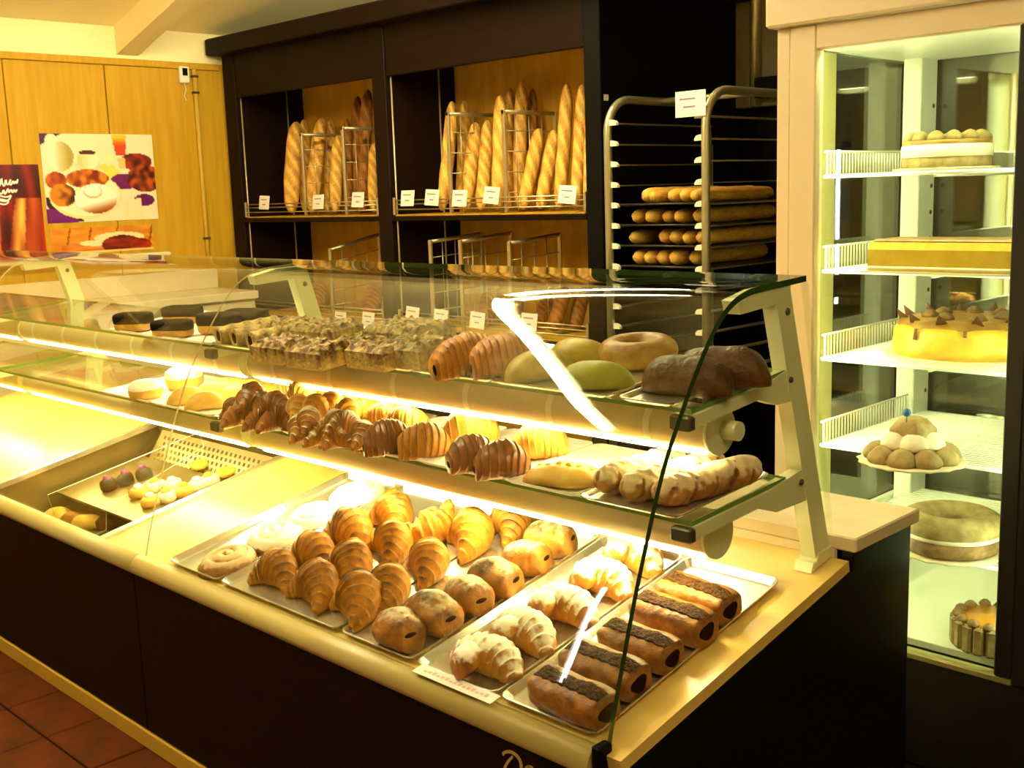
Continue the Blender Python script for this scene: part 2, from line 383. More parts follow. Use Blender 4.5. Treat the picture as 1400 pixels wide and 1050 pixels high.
# curved front glass, one pane for each bay
GP = [(.016,.497),(.024,.530),(.036,.570),(.056,.632),(.082,.712),(.112,.791),(.135,.851),(.160,.909),(.188,.958),(.218,1.005),(.248,1.049),(.278,1.089),(.303,1.117),(.329,1.139),(.350,1.1515),(.371,1.160),(.392,1.1655),(.414,1.169),(.465,1.172),(.517,1.174),(.585,1.177)]
def smooth_path(p, it=2):
    p = [Vector(q) for q in p]
    for _ in range(it):
        q = [p[0]]
        for a, c in zip(p[:-1], p[1:]): q += [a*.75+c*.25, a*.25+c*.75]
        q.append(p[-1]); p = q
    return p
GS = smooth_path(GP, 2)
def sheet(b, path, x0, x1, th):
    n = len(path); nor = []
    for i in range(n):
        t = (path[min(i+1,n-1)]-path[max(i-1,0)]).normalized(); nor.append(Vector((-t.y, t.x)))
    o = [p for p in path]; q = [p-k*th for p, k in zip(path, nor)]
    V = [(x0,p.x,p.y) for p in o] + [(x1,p.x,p.y) for p in o] + [(x0,p.x,p.y) for p in q] + [(x1,p.x,p.y) for p in q]
    fo = [(i,i+1,n+i+1,n+i) for i in range(n-1)]; fi = [(2*n+i,2*n+i+1,3*n+i+1,3*n+i) for i in range(n-1)]
    b.add(V, fo+fi, 0, smooth=True)
    b.add(V, [], 1)
    o0 = len(b.v)-4*n
    for i in range(n-1):
        b.f.append((o0+i,o0+i+1,o0+2*n+i+1,o0+2*n+i)); b.mi.append(2); b.sm.append(False)
        b.f.append((o0+n+i,o0+n+i+1,o0+3*n+i+1,o0+3*n+i)); b.mi.append(1); b.sm.append(False)
    for (i, j) in ((0,n),(n-1,2*n-1)):
        b.f.append((o0+i,o0+j,o0+2*n+j,o0+2*n+i)); b.mi.append(1); b.sm.append(False)
def place_pane(x0, x1, th, em):
    b = MB(); sheet(b, GS, x0, x1, th)
    b.v = [tuple(Vector(p)-OFF) for p in b.v]
    me = bpy.data.meshes.new('front_glass'); me.from_pydata(b.v, [], b.f); me.update()
    for p, a, s in zip(me.polygons, b.mi, b.sm): p.material_index = a; p.use_smooth = s
    me.materials.append(MT['glass']); me.materials.append(MT[em]); me.materials.append(MT['acryl'])
    return link(bpy.data.objects.new('front_glass', me), DC)
for x0, x1, th, em in ((-1.483,-.026,.011,'gedge'),(-2.935,-1.487,.004,'gseam'),(XL,-2.939,.004,'gseam')): place_pane(x0, x1, th, em)
cp('glass_foot', MT['black'], lambda b: b.rbox((-.034,-.012,.470),(-.016,.020,.510), .003))

# leaning posts with arms and brackets
def post(xc):
    x0, x1 = xc-.014, xc+.016
    p = cp('post', MT['post'], lambda b: b.prism([(.640,.622),(.690,.632),(.536,1.160),(.488,1.152)],'x',x0,x1))
    cp('arm', MT['post'], lambda b: b.prism([(.372,1.150),(.380,1.127),(.490,1.134),(.536,1.140),(.536,1.166),(.44,1.163)],'x',x0-.001,x1+.001), p)
    cp('foot', MT['post'], lambda b: b.prism([(.612,.616),(.70,.634),(.695,.652),(.640,.646),(.632,.634),(.620,.634)],'x',x0-.004,x1+.004), p)
    for (S, y0) in ((UP, .235),(LO, .235)):
        zf = S.z0-.010; sl = math.tan(S.t)
        ye = .600 if S is LO else .560
        z1 = zf+(ye-.25)*sl
        cp('bracket', MT['post'], lambda b: b.prism([(.255,zf),(.255,zf-.022),(.44,zf-.022+.19*sl),(.50,z1-.052),(ye,z1-.052),(ye,z1+.012),(.47,zf+.22*sl)],'x',x0+.004,x1-.002), p)
        cp('end_cap', MT['screw'], lambda b: b.rbox((x0-.012,.238,zf-.026),(x1+.0,.256,zf-.0015), .003), p)
        cp('screw', MT['screw'], lambda b: b.lathe([(0,.004),(.005,.003),(.006,0)], 10, M=Matrix.Translation((x1+.0005,ye-.02,z1-.012)) @ Matrix.Rotation(PI/2,4,'Y')), p)
    cp('screw', MT['screw'], lambda b: b.lathe([(0,.004),(.006,.003),(.007,0)], 10, M=Matrix.Translation((x1+.0005,.527,1.118)) @ Matrix.Rotation(PI/2,4,'Y')), p)
for x in POSTS: post(x)
# small end pane behind the right hand post
def endpane(b):
    b.prism([(.58,1.163),(.60,1.163),(.70,.70),(.70,.64),(.69,.64)],'x',-.034,-.031)
cp('end_glass', MT['glass'], endpane)

# glass shelves with their tubular lamps
def shelf(S, yc, zc, R):
    th = .008
    bays = ((-1.49,-.052),(-2.94,-1.51),(XL,-2.96))
    for x0, x1 in bays:
        def sh(b):
            vv = [S.P(x, v, h) for h in (-th, 0) for (x, v) in ((x0,0),(x1+(.018 if x1 > -.1 else 0),0),(x1+(.018 if x1 > -.1 else 0),.285),(x0,.285))]
            b.add(vv, [(3,2,1,0),(4,5,6,7)], 0); o = len(b.v)-8
            for f in ((0,1,5,4),(1,2,6,5),(2,3,7,6),(3,0,4,7)): b.f.append(tuple(o+i for i in f)); b.mi.append(1); b.sm.append(False)
        g = cp('glass_shelf', [MT['glass'], MT['gedge2']], sh)
        # housing: open at the bottom
        def hs(b):
            n = 26; a0, a1 = math.radians(-78), math.radians(228)
            out = [(yc+R*math.cos(a0+(a1-a0)*i/n), zc+R*math.sin(a0+(a1-a0)*i/n)) for i in range(n+1)]
            inn = [(yc+(R-.003)*math.cos(a0+(a1-a0)*i/n), zc+(R-.003)*math.sin(a0+(a1-a0)*i/n)) for i in range(n, -1, -1)]
            xa, xb = x0+.004, x1-.016
            poly = out+inn; N = len(poly)
            vv = [(xa,*q) for q in poly]+[(xb,*q) for q in poly]
            b.add(vv, [(i,(i+1)%N,N+(i+1)%N,N+i) for i in range(N)], 0, smooth=True)
        h = cp('lamp_housing', MT['house'], hs, g)
        cp('lamp_tube', MT['tubeU'] if S is UP else MT['tubeS'], lambda b: b.tube([(x0+.03,yc-.013,zc-R+.0105),(x1-.035,yc-.013,zc-R+.0105)], .0125, 10), g)
        for xe in (x0+.003, x1-.017):
            cp('lamp_cap', MT['post'], lambda b: b.tube([(xe-.004,yc,zc),(xe+.004,yc,zc)], R+.001, 24), g)
        if x1 > -.1:
            if S is UP: cp('lamp_knob', MT['post'], lambda b: b.tube([(x1-.014,yc+.012,zc),(x1+.016,yc+.012,zc)], .017, 16), g)
        k = x0+.12
        while k < x1-.1:
            def ring(b):
                n = 16; w = .007
                a0, a1 = math.radians(80), math.radians(215)
                pr = [(yc+(R+.0015)*math.cos(a0+(a1-a0)*i/n), zc+(R+.0015)*math.sin(a0+(a1-a0)*i/n)) for i in range(n+1)]
                pi = [(yc+(R+.0002)*math.cos(a0+(a1-a0)*i/n), zc+(R+.0002)*math.sin(a0+(a1-a0)*i/n)) for i in range(n,-1,-1)]
                poly = pr+pi; N = len(poly)
                b.add([(k-w,*q) for q in poly]+[(k+w,*q) for q in poly], [(i,(i+1)%N,N+(i+1)%N,N+i) for i in range(N)], 0, smooth=True)
            if S is UP: cp('lamp_clip', MT['clip'], ring, g)
            k += .235
shelf(UP, .378, .926, .042)
shelf(LO, .372, .742, .042)

# recessed well between the decks
def wq(b, pts): b.add(pts, [tuple(range(len(pts)))])
WD = .15
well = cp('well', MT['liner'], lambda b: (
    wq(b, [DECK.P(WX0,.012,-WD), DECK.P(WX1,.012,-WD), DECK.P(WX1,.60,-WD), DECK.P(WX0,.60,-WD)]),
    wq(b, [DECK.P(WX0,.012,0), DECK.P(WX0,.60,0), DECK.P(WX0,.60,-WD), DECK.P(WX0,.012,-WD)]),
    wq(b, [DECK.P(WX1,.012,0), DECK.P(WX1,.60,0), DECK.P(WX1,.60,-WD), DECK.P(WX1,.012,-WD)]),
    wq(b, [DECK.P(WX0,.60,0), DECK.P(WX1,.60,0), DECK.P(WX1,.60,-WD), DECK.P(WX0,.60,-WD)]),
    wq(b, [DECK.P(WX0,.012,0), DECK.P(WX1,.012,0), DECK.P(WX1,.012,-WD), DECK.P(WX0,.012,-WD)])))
def rimbar(b, x):
        vv = [DECK.P(xx, v, h) for h in (-.01, .006) for (xx, v) in ((x-.012,.012),(x+.012,.012),(x+.012,.61),(x-.012,.61))]
        b.add(vv, [(3,2,1,0),(4,5,6,7),(0,1,5,4),(1,2,6,5),(2,3,7,6),(3,0,4,7)])
for xr_ in (WX0, WX1): cp('well_rim', MT['steel'], lambda b: rimbar(b, xr_), well)
def perf(b):
    vv = [DECK.P(x, v, h) for (x, v, h) in ((WX0+.06,.50,-.095),(WX1-.02,.50,-.095),(WX1-.02,.585,-.012),(WX0+.06,.585,-.012),(WX0+.06,.505,-.10),(WX1-.02,.505,-.10),(WX1-.02,.59,-.016),(WX0+.06,.59,-.016))]
    b.add(vv, [(0,1,2,3),(7,6,5,4),(0,1,5,4),(1,2,6,5),(2,3,7,6),(3,0,4,7)])
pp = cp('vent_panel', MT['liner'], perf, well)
def holes(b):
    for r in range(5):
        for c in range(26):
            x = WX0+.10+c*.0255+(r % 2)*.012; t = .12+.17*r
            v = .50+.085*t-.0006; h = -.095+.083*t+.0006
            if x > WX1-.04: continue
            p = [(x-.006,v-.004,h-.004),(x+.006,v-.004,h-.004),(x+.006,v+.004,h+.004),(x-.006,v+.004,h+.004)]
            b.add([DECK.P(*q) for q in p], [(0,1,2,3)])
hl = cp('vent_holes', MT['hole'], holes, well); hl['kind'] = 'stuff'
def stepf(b):
    vv = [DECK.P(x, v, h) for h in (-.085, -.078) for (x, v) in ((WX0+.03,.20),(WX1-.015,.20),(WX1-.015,.505),(WX0+.03,.505))]
    b.add(vv, [(3,2,1,0),(4,5,6,7),(0,1,5,4),(1,2,6,5),(2,3,7,6),(3,0,4,7)])
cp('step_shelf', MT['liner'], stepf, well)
def guard(b):
    X = -2.13
    vv = [DECK.P(x, v, h) for x in (X, X+.005) for (v, h) in ((.06,-.14),(.06,.030),(.56,.030),(.56,-.02),(.21,-.075),(.19,-.14))]
    b.add(vv, [(0,1,2,3,4,5),(11,10,9,8,7,6)], 0); o = len(b.v)-12
    for i in range(6): b.f.append((o+i,o+(i+1)%6,o+6+(i+1)%6,o+6+i)); b.mi.append(1); b.sm.append(False)
cp('acrylic_guard', [MT['acryl'], MT['clip']], guard, well)

# lettering at the front panel: gold script capital D and the start of the next letter
def ribbon(b, pts, w, y):
    P = smooth_path(pts, 3); n = len(P); L = []; Rr = []
    for i in range(n):
        t = (P[min(i+1,n-1)]-P[max(i-1,0)]).normalized(); k = Vector((-t.y,t.x))*w*(.75+.4*math.sin(3.1*i/n))
        L.append(P[i]+k); Rr.append(P[i]-k)
    vv = [(p.x,y,p.y) for p in L]+[(p.x,y,p.y) for p in Rr]+[(p.x,y+.0012,p.y) for p in L]+[(p.x,y+.0012,p.y) for p in Rr]
    b.add(vv, [(i,i+1,n+i+1,n+i) for i in range(n-1)]+[(i,i+1,2*n+i+1,2*n+i) for i in range(n-1)]+[(n+i,n+i+1,3*n+i+1,3*n+i) for i in range(n-1)])
def letters(b):
    def Q(px, py): q = atY(px, py, -.0135); return (q.x, q.z)
    ribbon(b, [Q(*p) for p in ((689,1033),(687,1030),(692,1028),(699,1028),(706,1033),(711,1040),(713,1050),(710,1061),(700,1068),(690,1066),(688,1056),(692,1044),(701,1034))], .0026, -.0135)
    ribbon(b, [Q(*p) for p in ((724,1048),(719,1049),(716,1058),(718,1068),(724,1072),(729,1066),(730,1056),(727,1049),(722,1048))], .0024, -.0135)
cp('lettering', MT['gold'], letters)

# ------------------------------------------------------------------ trays
def tray_mesh(w, d, h=.014, flare=.010):
    b = MB()
    def rr(x0, y0, x1, y1, r, z):
        out = []
        for cx, cy, a in ((x1-r,y0+r,-PI/2),(x1-r,y1-r,0),(x0+r,y1-r,PI/2),(x0+r,y0+r,PI)):
            for k in range(4): out.append((cx+r*math.cos(a+k*PI/6), cy+r*math.sin(a+k*PI/6), z))
        return out
    f = flare
    rings = [rr(f+.002,f+.002,w-f-.002,d-f-.002,.012,.0016), rr(.003,.003,w-.003,d-.003,.016,h), rr(0,0,w,d,.018,h), rr(0,0,w,d,.018,h-.0022), rr(f,f,w-f,d-f,.013,0)]
    n = 16; vv = [q for r in rings for q in r]; fs = [tuple(range(n)), tuple(range(5*n-1,4*n-1,-1))]
    for k in range(4):
        for i in range(n): j = (i+1) % n; fs.append((k*n+i,k*n+j,(k+1)*n+j,(k+1)*n+i))
    b.add(vv, fs); me = b.mesh('tray'); me.materials.append(MT['steel']); return me
def tray(S, x0, x1, v0, v1, label, group=None, m=None, name='baking_tray', h=.014):
    me = tray_mesh(x1-x0, v1-v0, h)
    if m: me.materials[0] = m
    o = link(bpy.data.objects.new(name, me)); o.location = S.P(x0, v0, .0006); o.rotation_euler = (S.t, 0, 0)
    return tag(o, label, 'tray', group)
tray(DECK,-1.380,-1.158,.020,.566,'narrow steel tray with ensaimada spirals on the deck')
tray(DECK,-1.150,-.716,.020,.566,'wide steel tray filled with plain croissants')
tray(DECK,-.706,-.488,.020,.566,'narrow steel tray with chocolate filled rolls')
tray(DECK,-.479,-.271,.020,.566,'narrow steel tray with sugar dusted croissants')
tray(DECK,-.263,-.050,.020,.566,'narrow steel tray with poppy seed rolls at the counter end')

# ------------------------------------------------------------------ pastry meshes
def fbm(p, s=1.0): return noise.noise(Vector(p)*s)
def sweep(b, cen, rad, n=20, flat=1.0, base=True, disp=0, dsc=40, bakef=None, zmul=.9, mi=0, seed=0, rf=None):
    # swept body with soft flat underside; cen: list of (x,y), rad: list
    N = len(cen); vv = []; bk = []
    for i in range(N):
        a = Vector(cen[max(i-1,0)]); c = Vector(cen[min(i+1,N-1)]); t = (c-a).normalized(); u = Vector((-t.y,t.x))
        r = rad[i]; zc = r*zmul*.86
        for k in range(n):
            ang = 2*PI*k/n; d = (r*rf(i/(N-1), ang) if rf else r)*(1+disp*fbm((cen[i][0]*dsc+seed, cen[i][1]*dsc+math.cos(ang), math.sin(ang)*1.3+k*0)))
            x = cen[i][0]+u.x*math.cos(ang)*d*flat; y = cen[i][1]+u.y*math.cos(ang)*d*flat; z = zc+math.sin(ang)*d*zmul
            if z < 0: z *= .12
            vv.append((x,y,max(z,0))); bk.append(bakef(i/(N-1), ang) if bakef else .5)
    fs = []
    for i in range(N-1):
        for k in range(n): j = (k+1) % n; fs.append((i*n+k,i*n+j,(i+1)*n+j,(i+1)*n+k))
    fs += [tuple(range(n-1,-1,-1)), tuple(range((N-1)*n,N*n))]
    b.add(vv, fs, mi, bk, True)
def croissant_mesh(name, L=.135, R0=.034, A=1.15, layers=6, seed=0, fat=1.0, lift=0):
    b = MB(); N = 84; cen = []; rad = []
    Rc = L/2/math.sin(min(A,PI/2)) if A < PI/2 else L/2
    for i in range(N):
        s = -1+2*i/(N-1); a = s*A*(1+.04*math.sin(seed))
        cen.append((Rc*math.sin(a), Rc*(math.cos(a)-1)*1.05+.03))
        q = abs(s)*layers; fr = q-math.floor(q)
        step = .21*(1-fr)**1.0*(1-.5*abs(s)) if abs(s) > .10 else .21*.55
        taper = (1-abs(s)**1.7)*.82+.17
        rad.append(R0*fat*taper*(.90+step))
    def bk(u, ang):
        s = abs(-1+2*u); q = s*layers+.10*math.sin(3*ang+seed); fr = q-math.floor(q)
        return -.08+1.0*(1-fr)**1.4*(.55+.45*max(0,math.sin(ang)))+.16*math.sin(9*u+seed)
    sweep(b, cen, rad, 22, 1.0, disp=.10, dsc=28, bakef=bk, zmul=1.0, seed=seed)
    # curled tips: turn the ends up a little
    if lift:
        b.v = [(x,y,z+(max(0,abs(x)-L*.30)*lift)) for x,y,z in b.v]
    return b
def set_mesh(b, name, mats):
    me = b.mesh(name)
    for q in (mats if isinstance(mats,(list,tuple)) else [mats]): me.materials.append(q)
    return me
def put(me, name, S, loc, rz, label, cat, group=None, sc=1.0, roll=0):
    o = link(bpy.data.objects.new(name, me)); o.location = loc
    o.rotation_euler = (Matrix.Rotation(S.t,3,'X') @ Matrix.Rotation(rz,3,'Z') @ Matrix.Rotation(roll,3,'Y')).to_euler() if S else Euler((0,0,rz))
    o.scale = (sc,sc,sc) if not isinstance(sc,(tuple,list)) else sc
    return tag(o, label, cat, group)
R = math.radians
TB = .0026                                         # pastry base above the deck (tray floor)
CR = [set_mesh(croissant_mesh('croissant', .122+.008*(k%2), .043+.002*(k%3), 1.15+.10*(k%3), 6+k%2, k*2.1, 1.0), 'croissant', BR['croi']) for k in range(4)]
cro = [(357,788,8),(409,809,-6),(466,829,-12),(513,806,-28),(415,762,10),(463,776,-16),(466,735,12),(520,745,-20),(568,770,-26),(522,706,-15),(627,735,-32),(681,714,-32)]
for i, (x, y, a) in enumerate(cro):
    put(CR[i%4],'croissant',DECK,DECK.keep(DECK.px(x,y,.036,TB),.072),R(a)+random.uniform(-.1,.1),'plain golden layered croissant lying on the wide steel tray','croissant','plain croissants on the wide tray',1.0+.04*random.uniform(-1,1))
CRU = set_mesh(croissant_mesh('croissant',.135,.041,1.35,6,3.3,1.0,lift=1.2),'croissant',BR['croi'])
put(CRU,'croissant',DECK,DECK.px(581,717,.036,TB),R(-95),'golden croissant with upturned pointed ends on the wide steel tray','croissant',sc=1.0)
# ensaimadas
def ensaimada_mesh(Rr=.074, H=.034, seed=0):
    b = MB(); nr, na = 34, 72; vv = []; bk = []
    turns = 2.3
    for i in range(nr+1):
        u = i/nr
        for k in range(na):
            a = 2*PI*k/na; rr = u*Rr*(1+.03*math.sin(3*a+seed)); ph = u*turns - a/(2*PI)
            rid = abs(math.sin(PI*ph))**.6
            dome = (1-u**5)**.5 if u < 1 else 0
            z = H*dome*(.62+.30*rid+.12*(1-u)) 
            z += .0012*fbm((rr*math.cos(a)*60+seed, rr*math.sin(a)*60, seed))
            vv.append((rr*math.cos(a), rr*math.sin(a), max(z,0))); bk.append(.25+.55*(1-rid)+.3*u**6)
    fs = []
    for i in range(nr):
        for k in range(na): j = (k+1)%na; fs.append((i*na+k,i*na+j,(i+1)*na+j,(i+1)*na+k))
    fs.append(tuple(nr*na+k for k in range(na-1,-1,-1)))
    b.add(vv, fs, 0, bk, True); return b
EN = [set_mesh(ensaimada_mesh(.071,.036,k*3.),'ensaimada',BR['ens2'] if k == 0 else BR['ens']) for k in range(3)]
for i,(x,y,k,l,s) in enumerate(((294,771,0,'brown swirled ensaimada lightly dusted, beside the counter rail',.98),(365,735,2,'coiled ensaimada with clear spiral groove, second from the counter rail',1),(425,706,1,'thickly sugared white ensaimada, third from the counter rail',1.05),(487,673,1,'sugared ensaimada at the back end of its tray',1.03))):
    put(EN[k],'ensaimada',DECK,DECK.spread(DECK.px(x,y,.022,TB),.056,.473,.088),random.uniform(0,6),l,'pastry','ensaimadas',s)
# chocolate rolls
def roll_mesh(L=.105, r=.040, seed=0):
    b = MB(); N = 40; cen = []; rad = []
    for i in range(N):
        u = i/(N-1); s = -1+2*u; cen.append((s*L/2, .004*math.sin(3*u+seed)))
        e = max(0,1-abs(s)**5.0)**.55
        fold = 1.0+.07*(1 if .30 < u < .70 else 0)*math.sin((u-.30)/.40*PI)**.6 if .30 < u < .70 else 1.0
        rad.append(r*(.52+.48*e)*fold)
    def bk(u, ang): return .08+1.0*max(0,math.sin(ang+.5))**1.2*(1.2-u*.85)+.20*math.sin(13*u+2*ang+seed)
    def rf(u, ang): return 1+.07*math.sin(2*ang+4.5*u+seed)+(.06 if .9 < (ang+1.2*u) % (2*PI) < 2.2 else 0)
    sweep(b, cen, rad, 26, 1.0, disp=.14, dsc=26, bakef=bk, zmul=.88, seed=seed, rf=rf); return b
def swirl(b, r, x):
    # dark spiral of filling showing at the rolled end
    n = 40; pts = []
    for i in range(n+1):
        t = i/n; a = t*3.4*PI; q = r*(.10+.62*t); pts.append((x+.001*(1-t)*6, q*math.cos(a), r*.80+q*math.sin(a)*.85))
    b.tube(pts, [.0042*(1-.3*i/n) for i in range(n+1)], 6)
ROLL = []
for k in range(2):
    rt = link(bpy.data.objects.new('chocolate_roll', set_mesh(roll_mesh(.098+.008*k,.040,k*4.),'chocolate_roll',BR['roll'])))
    b = MB()
    b.lathe([(0,.004),(.008,.003),(.0125,0),(.010,-.006)],14,wob=lambda a,z: 1+.2*math.sin(2*a+.7),M=Matrix.Translation((.047+.004*k,0,.036)) @ Matrix.Rotation(PI/2,4,'Y') @ Matrix.Diagonal((.40,1.35,1,1)))
    b.build('filling', MT['fill'], rt); ROLL.append(rt)
for i,(x,y,a,l) in enumerate(((521,873,-4,'short chocolate filled roll at the front of its tray, beside the rail'),(577,847,-8,'plump chocolate filled roll, second from the rail'),(625,822,-2,'dark topped chocolate filled roll, third from the rail'),(668,795,10,'glossy chocolate filled roll, fourth from the rail'),(714,766,25,'split chocolate filled roll, second from the back of its tray'),(752,736,20,'browned chocolate filled roll at the back of its tray'))):
    o = ROLL[i] if i < 2 else copy_tree(ROLL[i%2])
    o.location = DECK.spread(DECK.px(x,y,.036,TB),.019,.471,.058); o.rotation_euler = DECK.rot(R(a)); o.scale = (1.0+.06*(i==1),.96,1)
    tag(o,l,'pastry','chocolate rolls on the deck')
# powdered croissants: straight with a raised middle fold
def powder_mesh(seed=0):
    b = MB(); N = 84; cen = []; rad = []; L = .150; lay = 5
    for i in range(N):
        u = i/(N-1); s = -1+2*u; cen.append((s*L/2, .020*(1-s*s)))
        q = abs(s)*lay; fr = q-math.floor(q)
        t = (1-abs(s)**3.2)*.62+.38
        rad.append(.036*t*(.92+.14*(1-fr)))
    def bk(u, ang):
        q = abs(-1+2*u)*lay; fr = q-math.floor(q); return .10+.65*(1-fr)*(.5+.5*max(0,math.sin(ang)))
    sweep(b, cen, rad, 22, 1.0, disp=.16, dsc=30, bakef=bk, zmul=.92, seed=seed)
    # the raised fold over the middle
    c2 = []; r2 = []; M = 22
    for i in range(M):
        u = i/(M-1); s = -1+2*u; c2.append((-.012+.010*math.sin(seed), -.016+s*.036)); r2.append(.0265*max(.2,(1-abs(s)**3)**.5))
    k0 = len(b.v); sweep(b, c2, r2, 18, 1.0, disp=.14, dsc=34, bakef=lambda u,a: .35+.3*math.sin(12*u), zmul=.95, seed=seed+4)
    for j in range(k0, len(b.v)):
        x, y, z = b.v[j]; b.v[j] = (x, y, z*.92+.022-.25*max(0,abs(y+.016)-.012))
    return b
PW = [set_mesh(powder_mesh(k*2.7),'powdered_croissant',BR['powd']) for k in range(3)]
for i,(x,y,a,l) in enumerate(((657,899,4,'sugar dusted croissant with raised knot, beside the rail'),(707,862,-6,'sugar dusted croissant with raised knot, second from the rail'),(764,828,2,'heavily sugared croissant in the middle of its narrow tray'),(815,790,-4,'thickly sugared croissant, second from the back of its tray'),(858,757,-10,'sugar dusted croissant with upright knob at the back of its tray'))):
    put(PW[i%3],'powdered_croissant',DECK,DECK.px(x,y,.036,TB),R(a),l,'croissant','sugar dusted croissants',1.0)
# poppy seed rolls
def superell(n, p):
    out = []
    for k in range(n):
        a = 2*PI*k/n; c, s = math.cos(a), math.sin(a)
        out.append((math.copysign(abs(c)**(2/p),c), math.copysign(abs(s)**(2/p),s)))
    return out
def poppy_roll():
    L, w, h = .150, .074, .060; n = 28; N = 24; b = MB(); vv = []; bk = []
    prof = superell(n, 3.0)
    def P(u, c, s, g=0):
        e = 1-.16*abs(2*u-1)**8; x = (u-.5)*L
        wob = 1+.10*fbm((x*30, c*1.5, s*1.5))
        return (x, c*(w/2+g)*e*wob, h/2+s*(h/2+g)*e*wob)
    for i in range(N):
        for c, s in prof: vv.append(P(i/(N-1),c,s)); bk.append(.35+.35*fbm((i*.4,c*2,s*2))+.25*max(0,s))
    fs = [(i*n+k,i*n+(k+1)%n,(i+1)*n+(k+1)%n,(i+1)*n+k) for i in range(N-1) for k in range(n)]
    fs += [tuple(range(n-1,-1,-1)), tuple(range((N-1)*n,N*n))]
    b.add(vv, fs, 0, bk, True); root = link(bpy.data.objects.new('poppy_seed_roll', set_mesh(b,'poppy_seed_roll',BR['popr'])))
    t = MB(); vv = []; m2 = 13
    for i in range(N):
        u = .02+.96*i/(N-1)
        for k in range(m2):
            y = (-.46+.92*k/(m2-1))*(1+.08*math.sin(i*1.9)); 
            c = y; s = (1-abs(c)**3)**(1/3)
            q = P(u,c,s,.0016 if 0 < k < m2-1 else -.001); vv.append((q[0],q[1],q[2]+.0012*fbm((u*30,k*.9,0))))
    t.add(vv, [(i*m2+k,i*m2+k+1,(i+1)*m2+k+1,(i+1)*m2+k) for i in range(N-1) for k in range(m2-1)],0,None,True)
    t.build('poppy_topping', MT['poppy'], root)
    for sx in (-1,1):
        part('filling', MT['fill'], root, lambda b: b.lathe([(0,.003),(.014,.002),(.020,-.001),(.020,-.010)],16,wob=lambda a,z: 1+.12*math.sin(3*a+1),M=Matrix.Translation((sx*.0745,0,.029)) @ Matrix.Rotation(sx*PI/2,4,'Y') @ Matrix.Diagonal((.85,1.15,1,1))))
    return root
PR = poppy_roll()
for i,(x,y,a,l) in enumerate(((768,968,-3,'poppy seed topped roll beside the counter rail'),(815,927,-2,'poppy seed topped roll, second from the counter rail'),(868,890,-3,'poppy seed topped roll in the middle of the end tray'),(917,851,-4,'glossy poppy seed topped roll, second from the back'),(955,820,-6,'poppy seed topped roll at the back of the end tray'))):
    o = PR if i == 0 else copy_tree(PR); o.location = DECK.spread(DECK.px(x,y,.030,TB),.032,.41,.060); o.rotation_euler = DECK.rot(R(a)); s = (1,1.02,.97,1.03,1)[i]; o.scale = (s,s,s)
    tag(o,l,'pastry','poppy seed rolls')
lab = link(bpy.data.objects.new('tray_label', set_mesh(MB().rbox((-.10,-.013,0),(.10,.013,.0008),.0003),'tray_label',MT['paper'])))
lab.location = DECK.px(622,934,.016,.0155); lab.rotation_euler = DECK.rot(0); tag(lab,'white paper strip laid along the front edge of two narrow trays','label')
part('print_line', mat('red_ink',(.72,.42,.34),.7), lab, lambda b: [b.box((-.08+.011*i,-.003,.0008),(-.0725+.011*i,.0015+.002*(i%3),.0011)) for i in range(15)])

# ------------------------------------------------------------------ trays on the two glass shelves
def front_x(S, px, py): return S.px(px, py).x
def shelf_tray(S, pa, pb, label, m=None, d=.285, v0=-.016):
    return tray(S, front_x(S,*pa)+.002, front_x(S,*pb)-.002, v0, v0+d, label, 'trays on the glass shelves', m or MT['steel'], 'shelf_tray', .009)
WT = MT['paper']
for pa, pb, l, m in (((142,537),(212,551),'small white tray under a single glazed bun',WT),((212,551),(283,574),'tray with pale split buns on the lower shelf',WT),
    ((283,574),(364,597),'tray heaped with dark chocolate pastries',None),((364,597),(482,610),'tray heaped with sugared mini croissants',None),
    ((482,610),(566,634),'white tray with two banded croissants on the lower shelf',WT),((566,634),(684,660),'white tray with four thick chocolate croissants',WT),
    ((684,660),(800,678),'tray with one flat oval cream bread',WT),((800,678),(925,716),'steel tray with three floured twisted loaves',None)):
    shelf_tray(LO, pa, pb, l, m)
for pa, pb, l, m in (((138,456),(196,464),'small tray with one chocolate glazed bar',WT),((196,464),(290,474),'tray with chocolate glazed cakes on the upper shelf',WT),
    ((292,472),(364,484),'tray with dark filled pastry tubes',None),((364,484),(480,499),'tray with pale sided streusel squares',None),((480,494),(580,506),'tray with crumbly coffee cake',None),
    ((580,506),(690,520),'tray with two large brown croissants on the upper shelf',None),((690,518),(858,538),'tray with green tinted buns and a ring pastry',None),((866,540),(940,553),'tray with two dark brown loaves',None)):
    shelf_tray(UP, pa, pb, l, m)

# ------------------------------------------------------------------ lower shelf pastries
ST = .0032
def lathe_mesh(prof, name, mats, n=32, wob=None, bake=None):
    b = MB(); b.lathe(prof, n, wob=wob)
    zs = max(v[2] for v in b.v) or 1
    b.bake = [bake(v[2]/zs) if bake else .5 for v in b.v]
    return set_mesh(b, name, mats)
def bunprof(r, h, k=10, foot=.86): return [(0,0),(r*foot,0)]+[(r*max(math.cos(a)**.75,0) if a < PI/2 else 0, h*(.30+.70*math.sin(a))) for a in [PI/2*i/k for i in range(k+1)]]
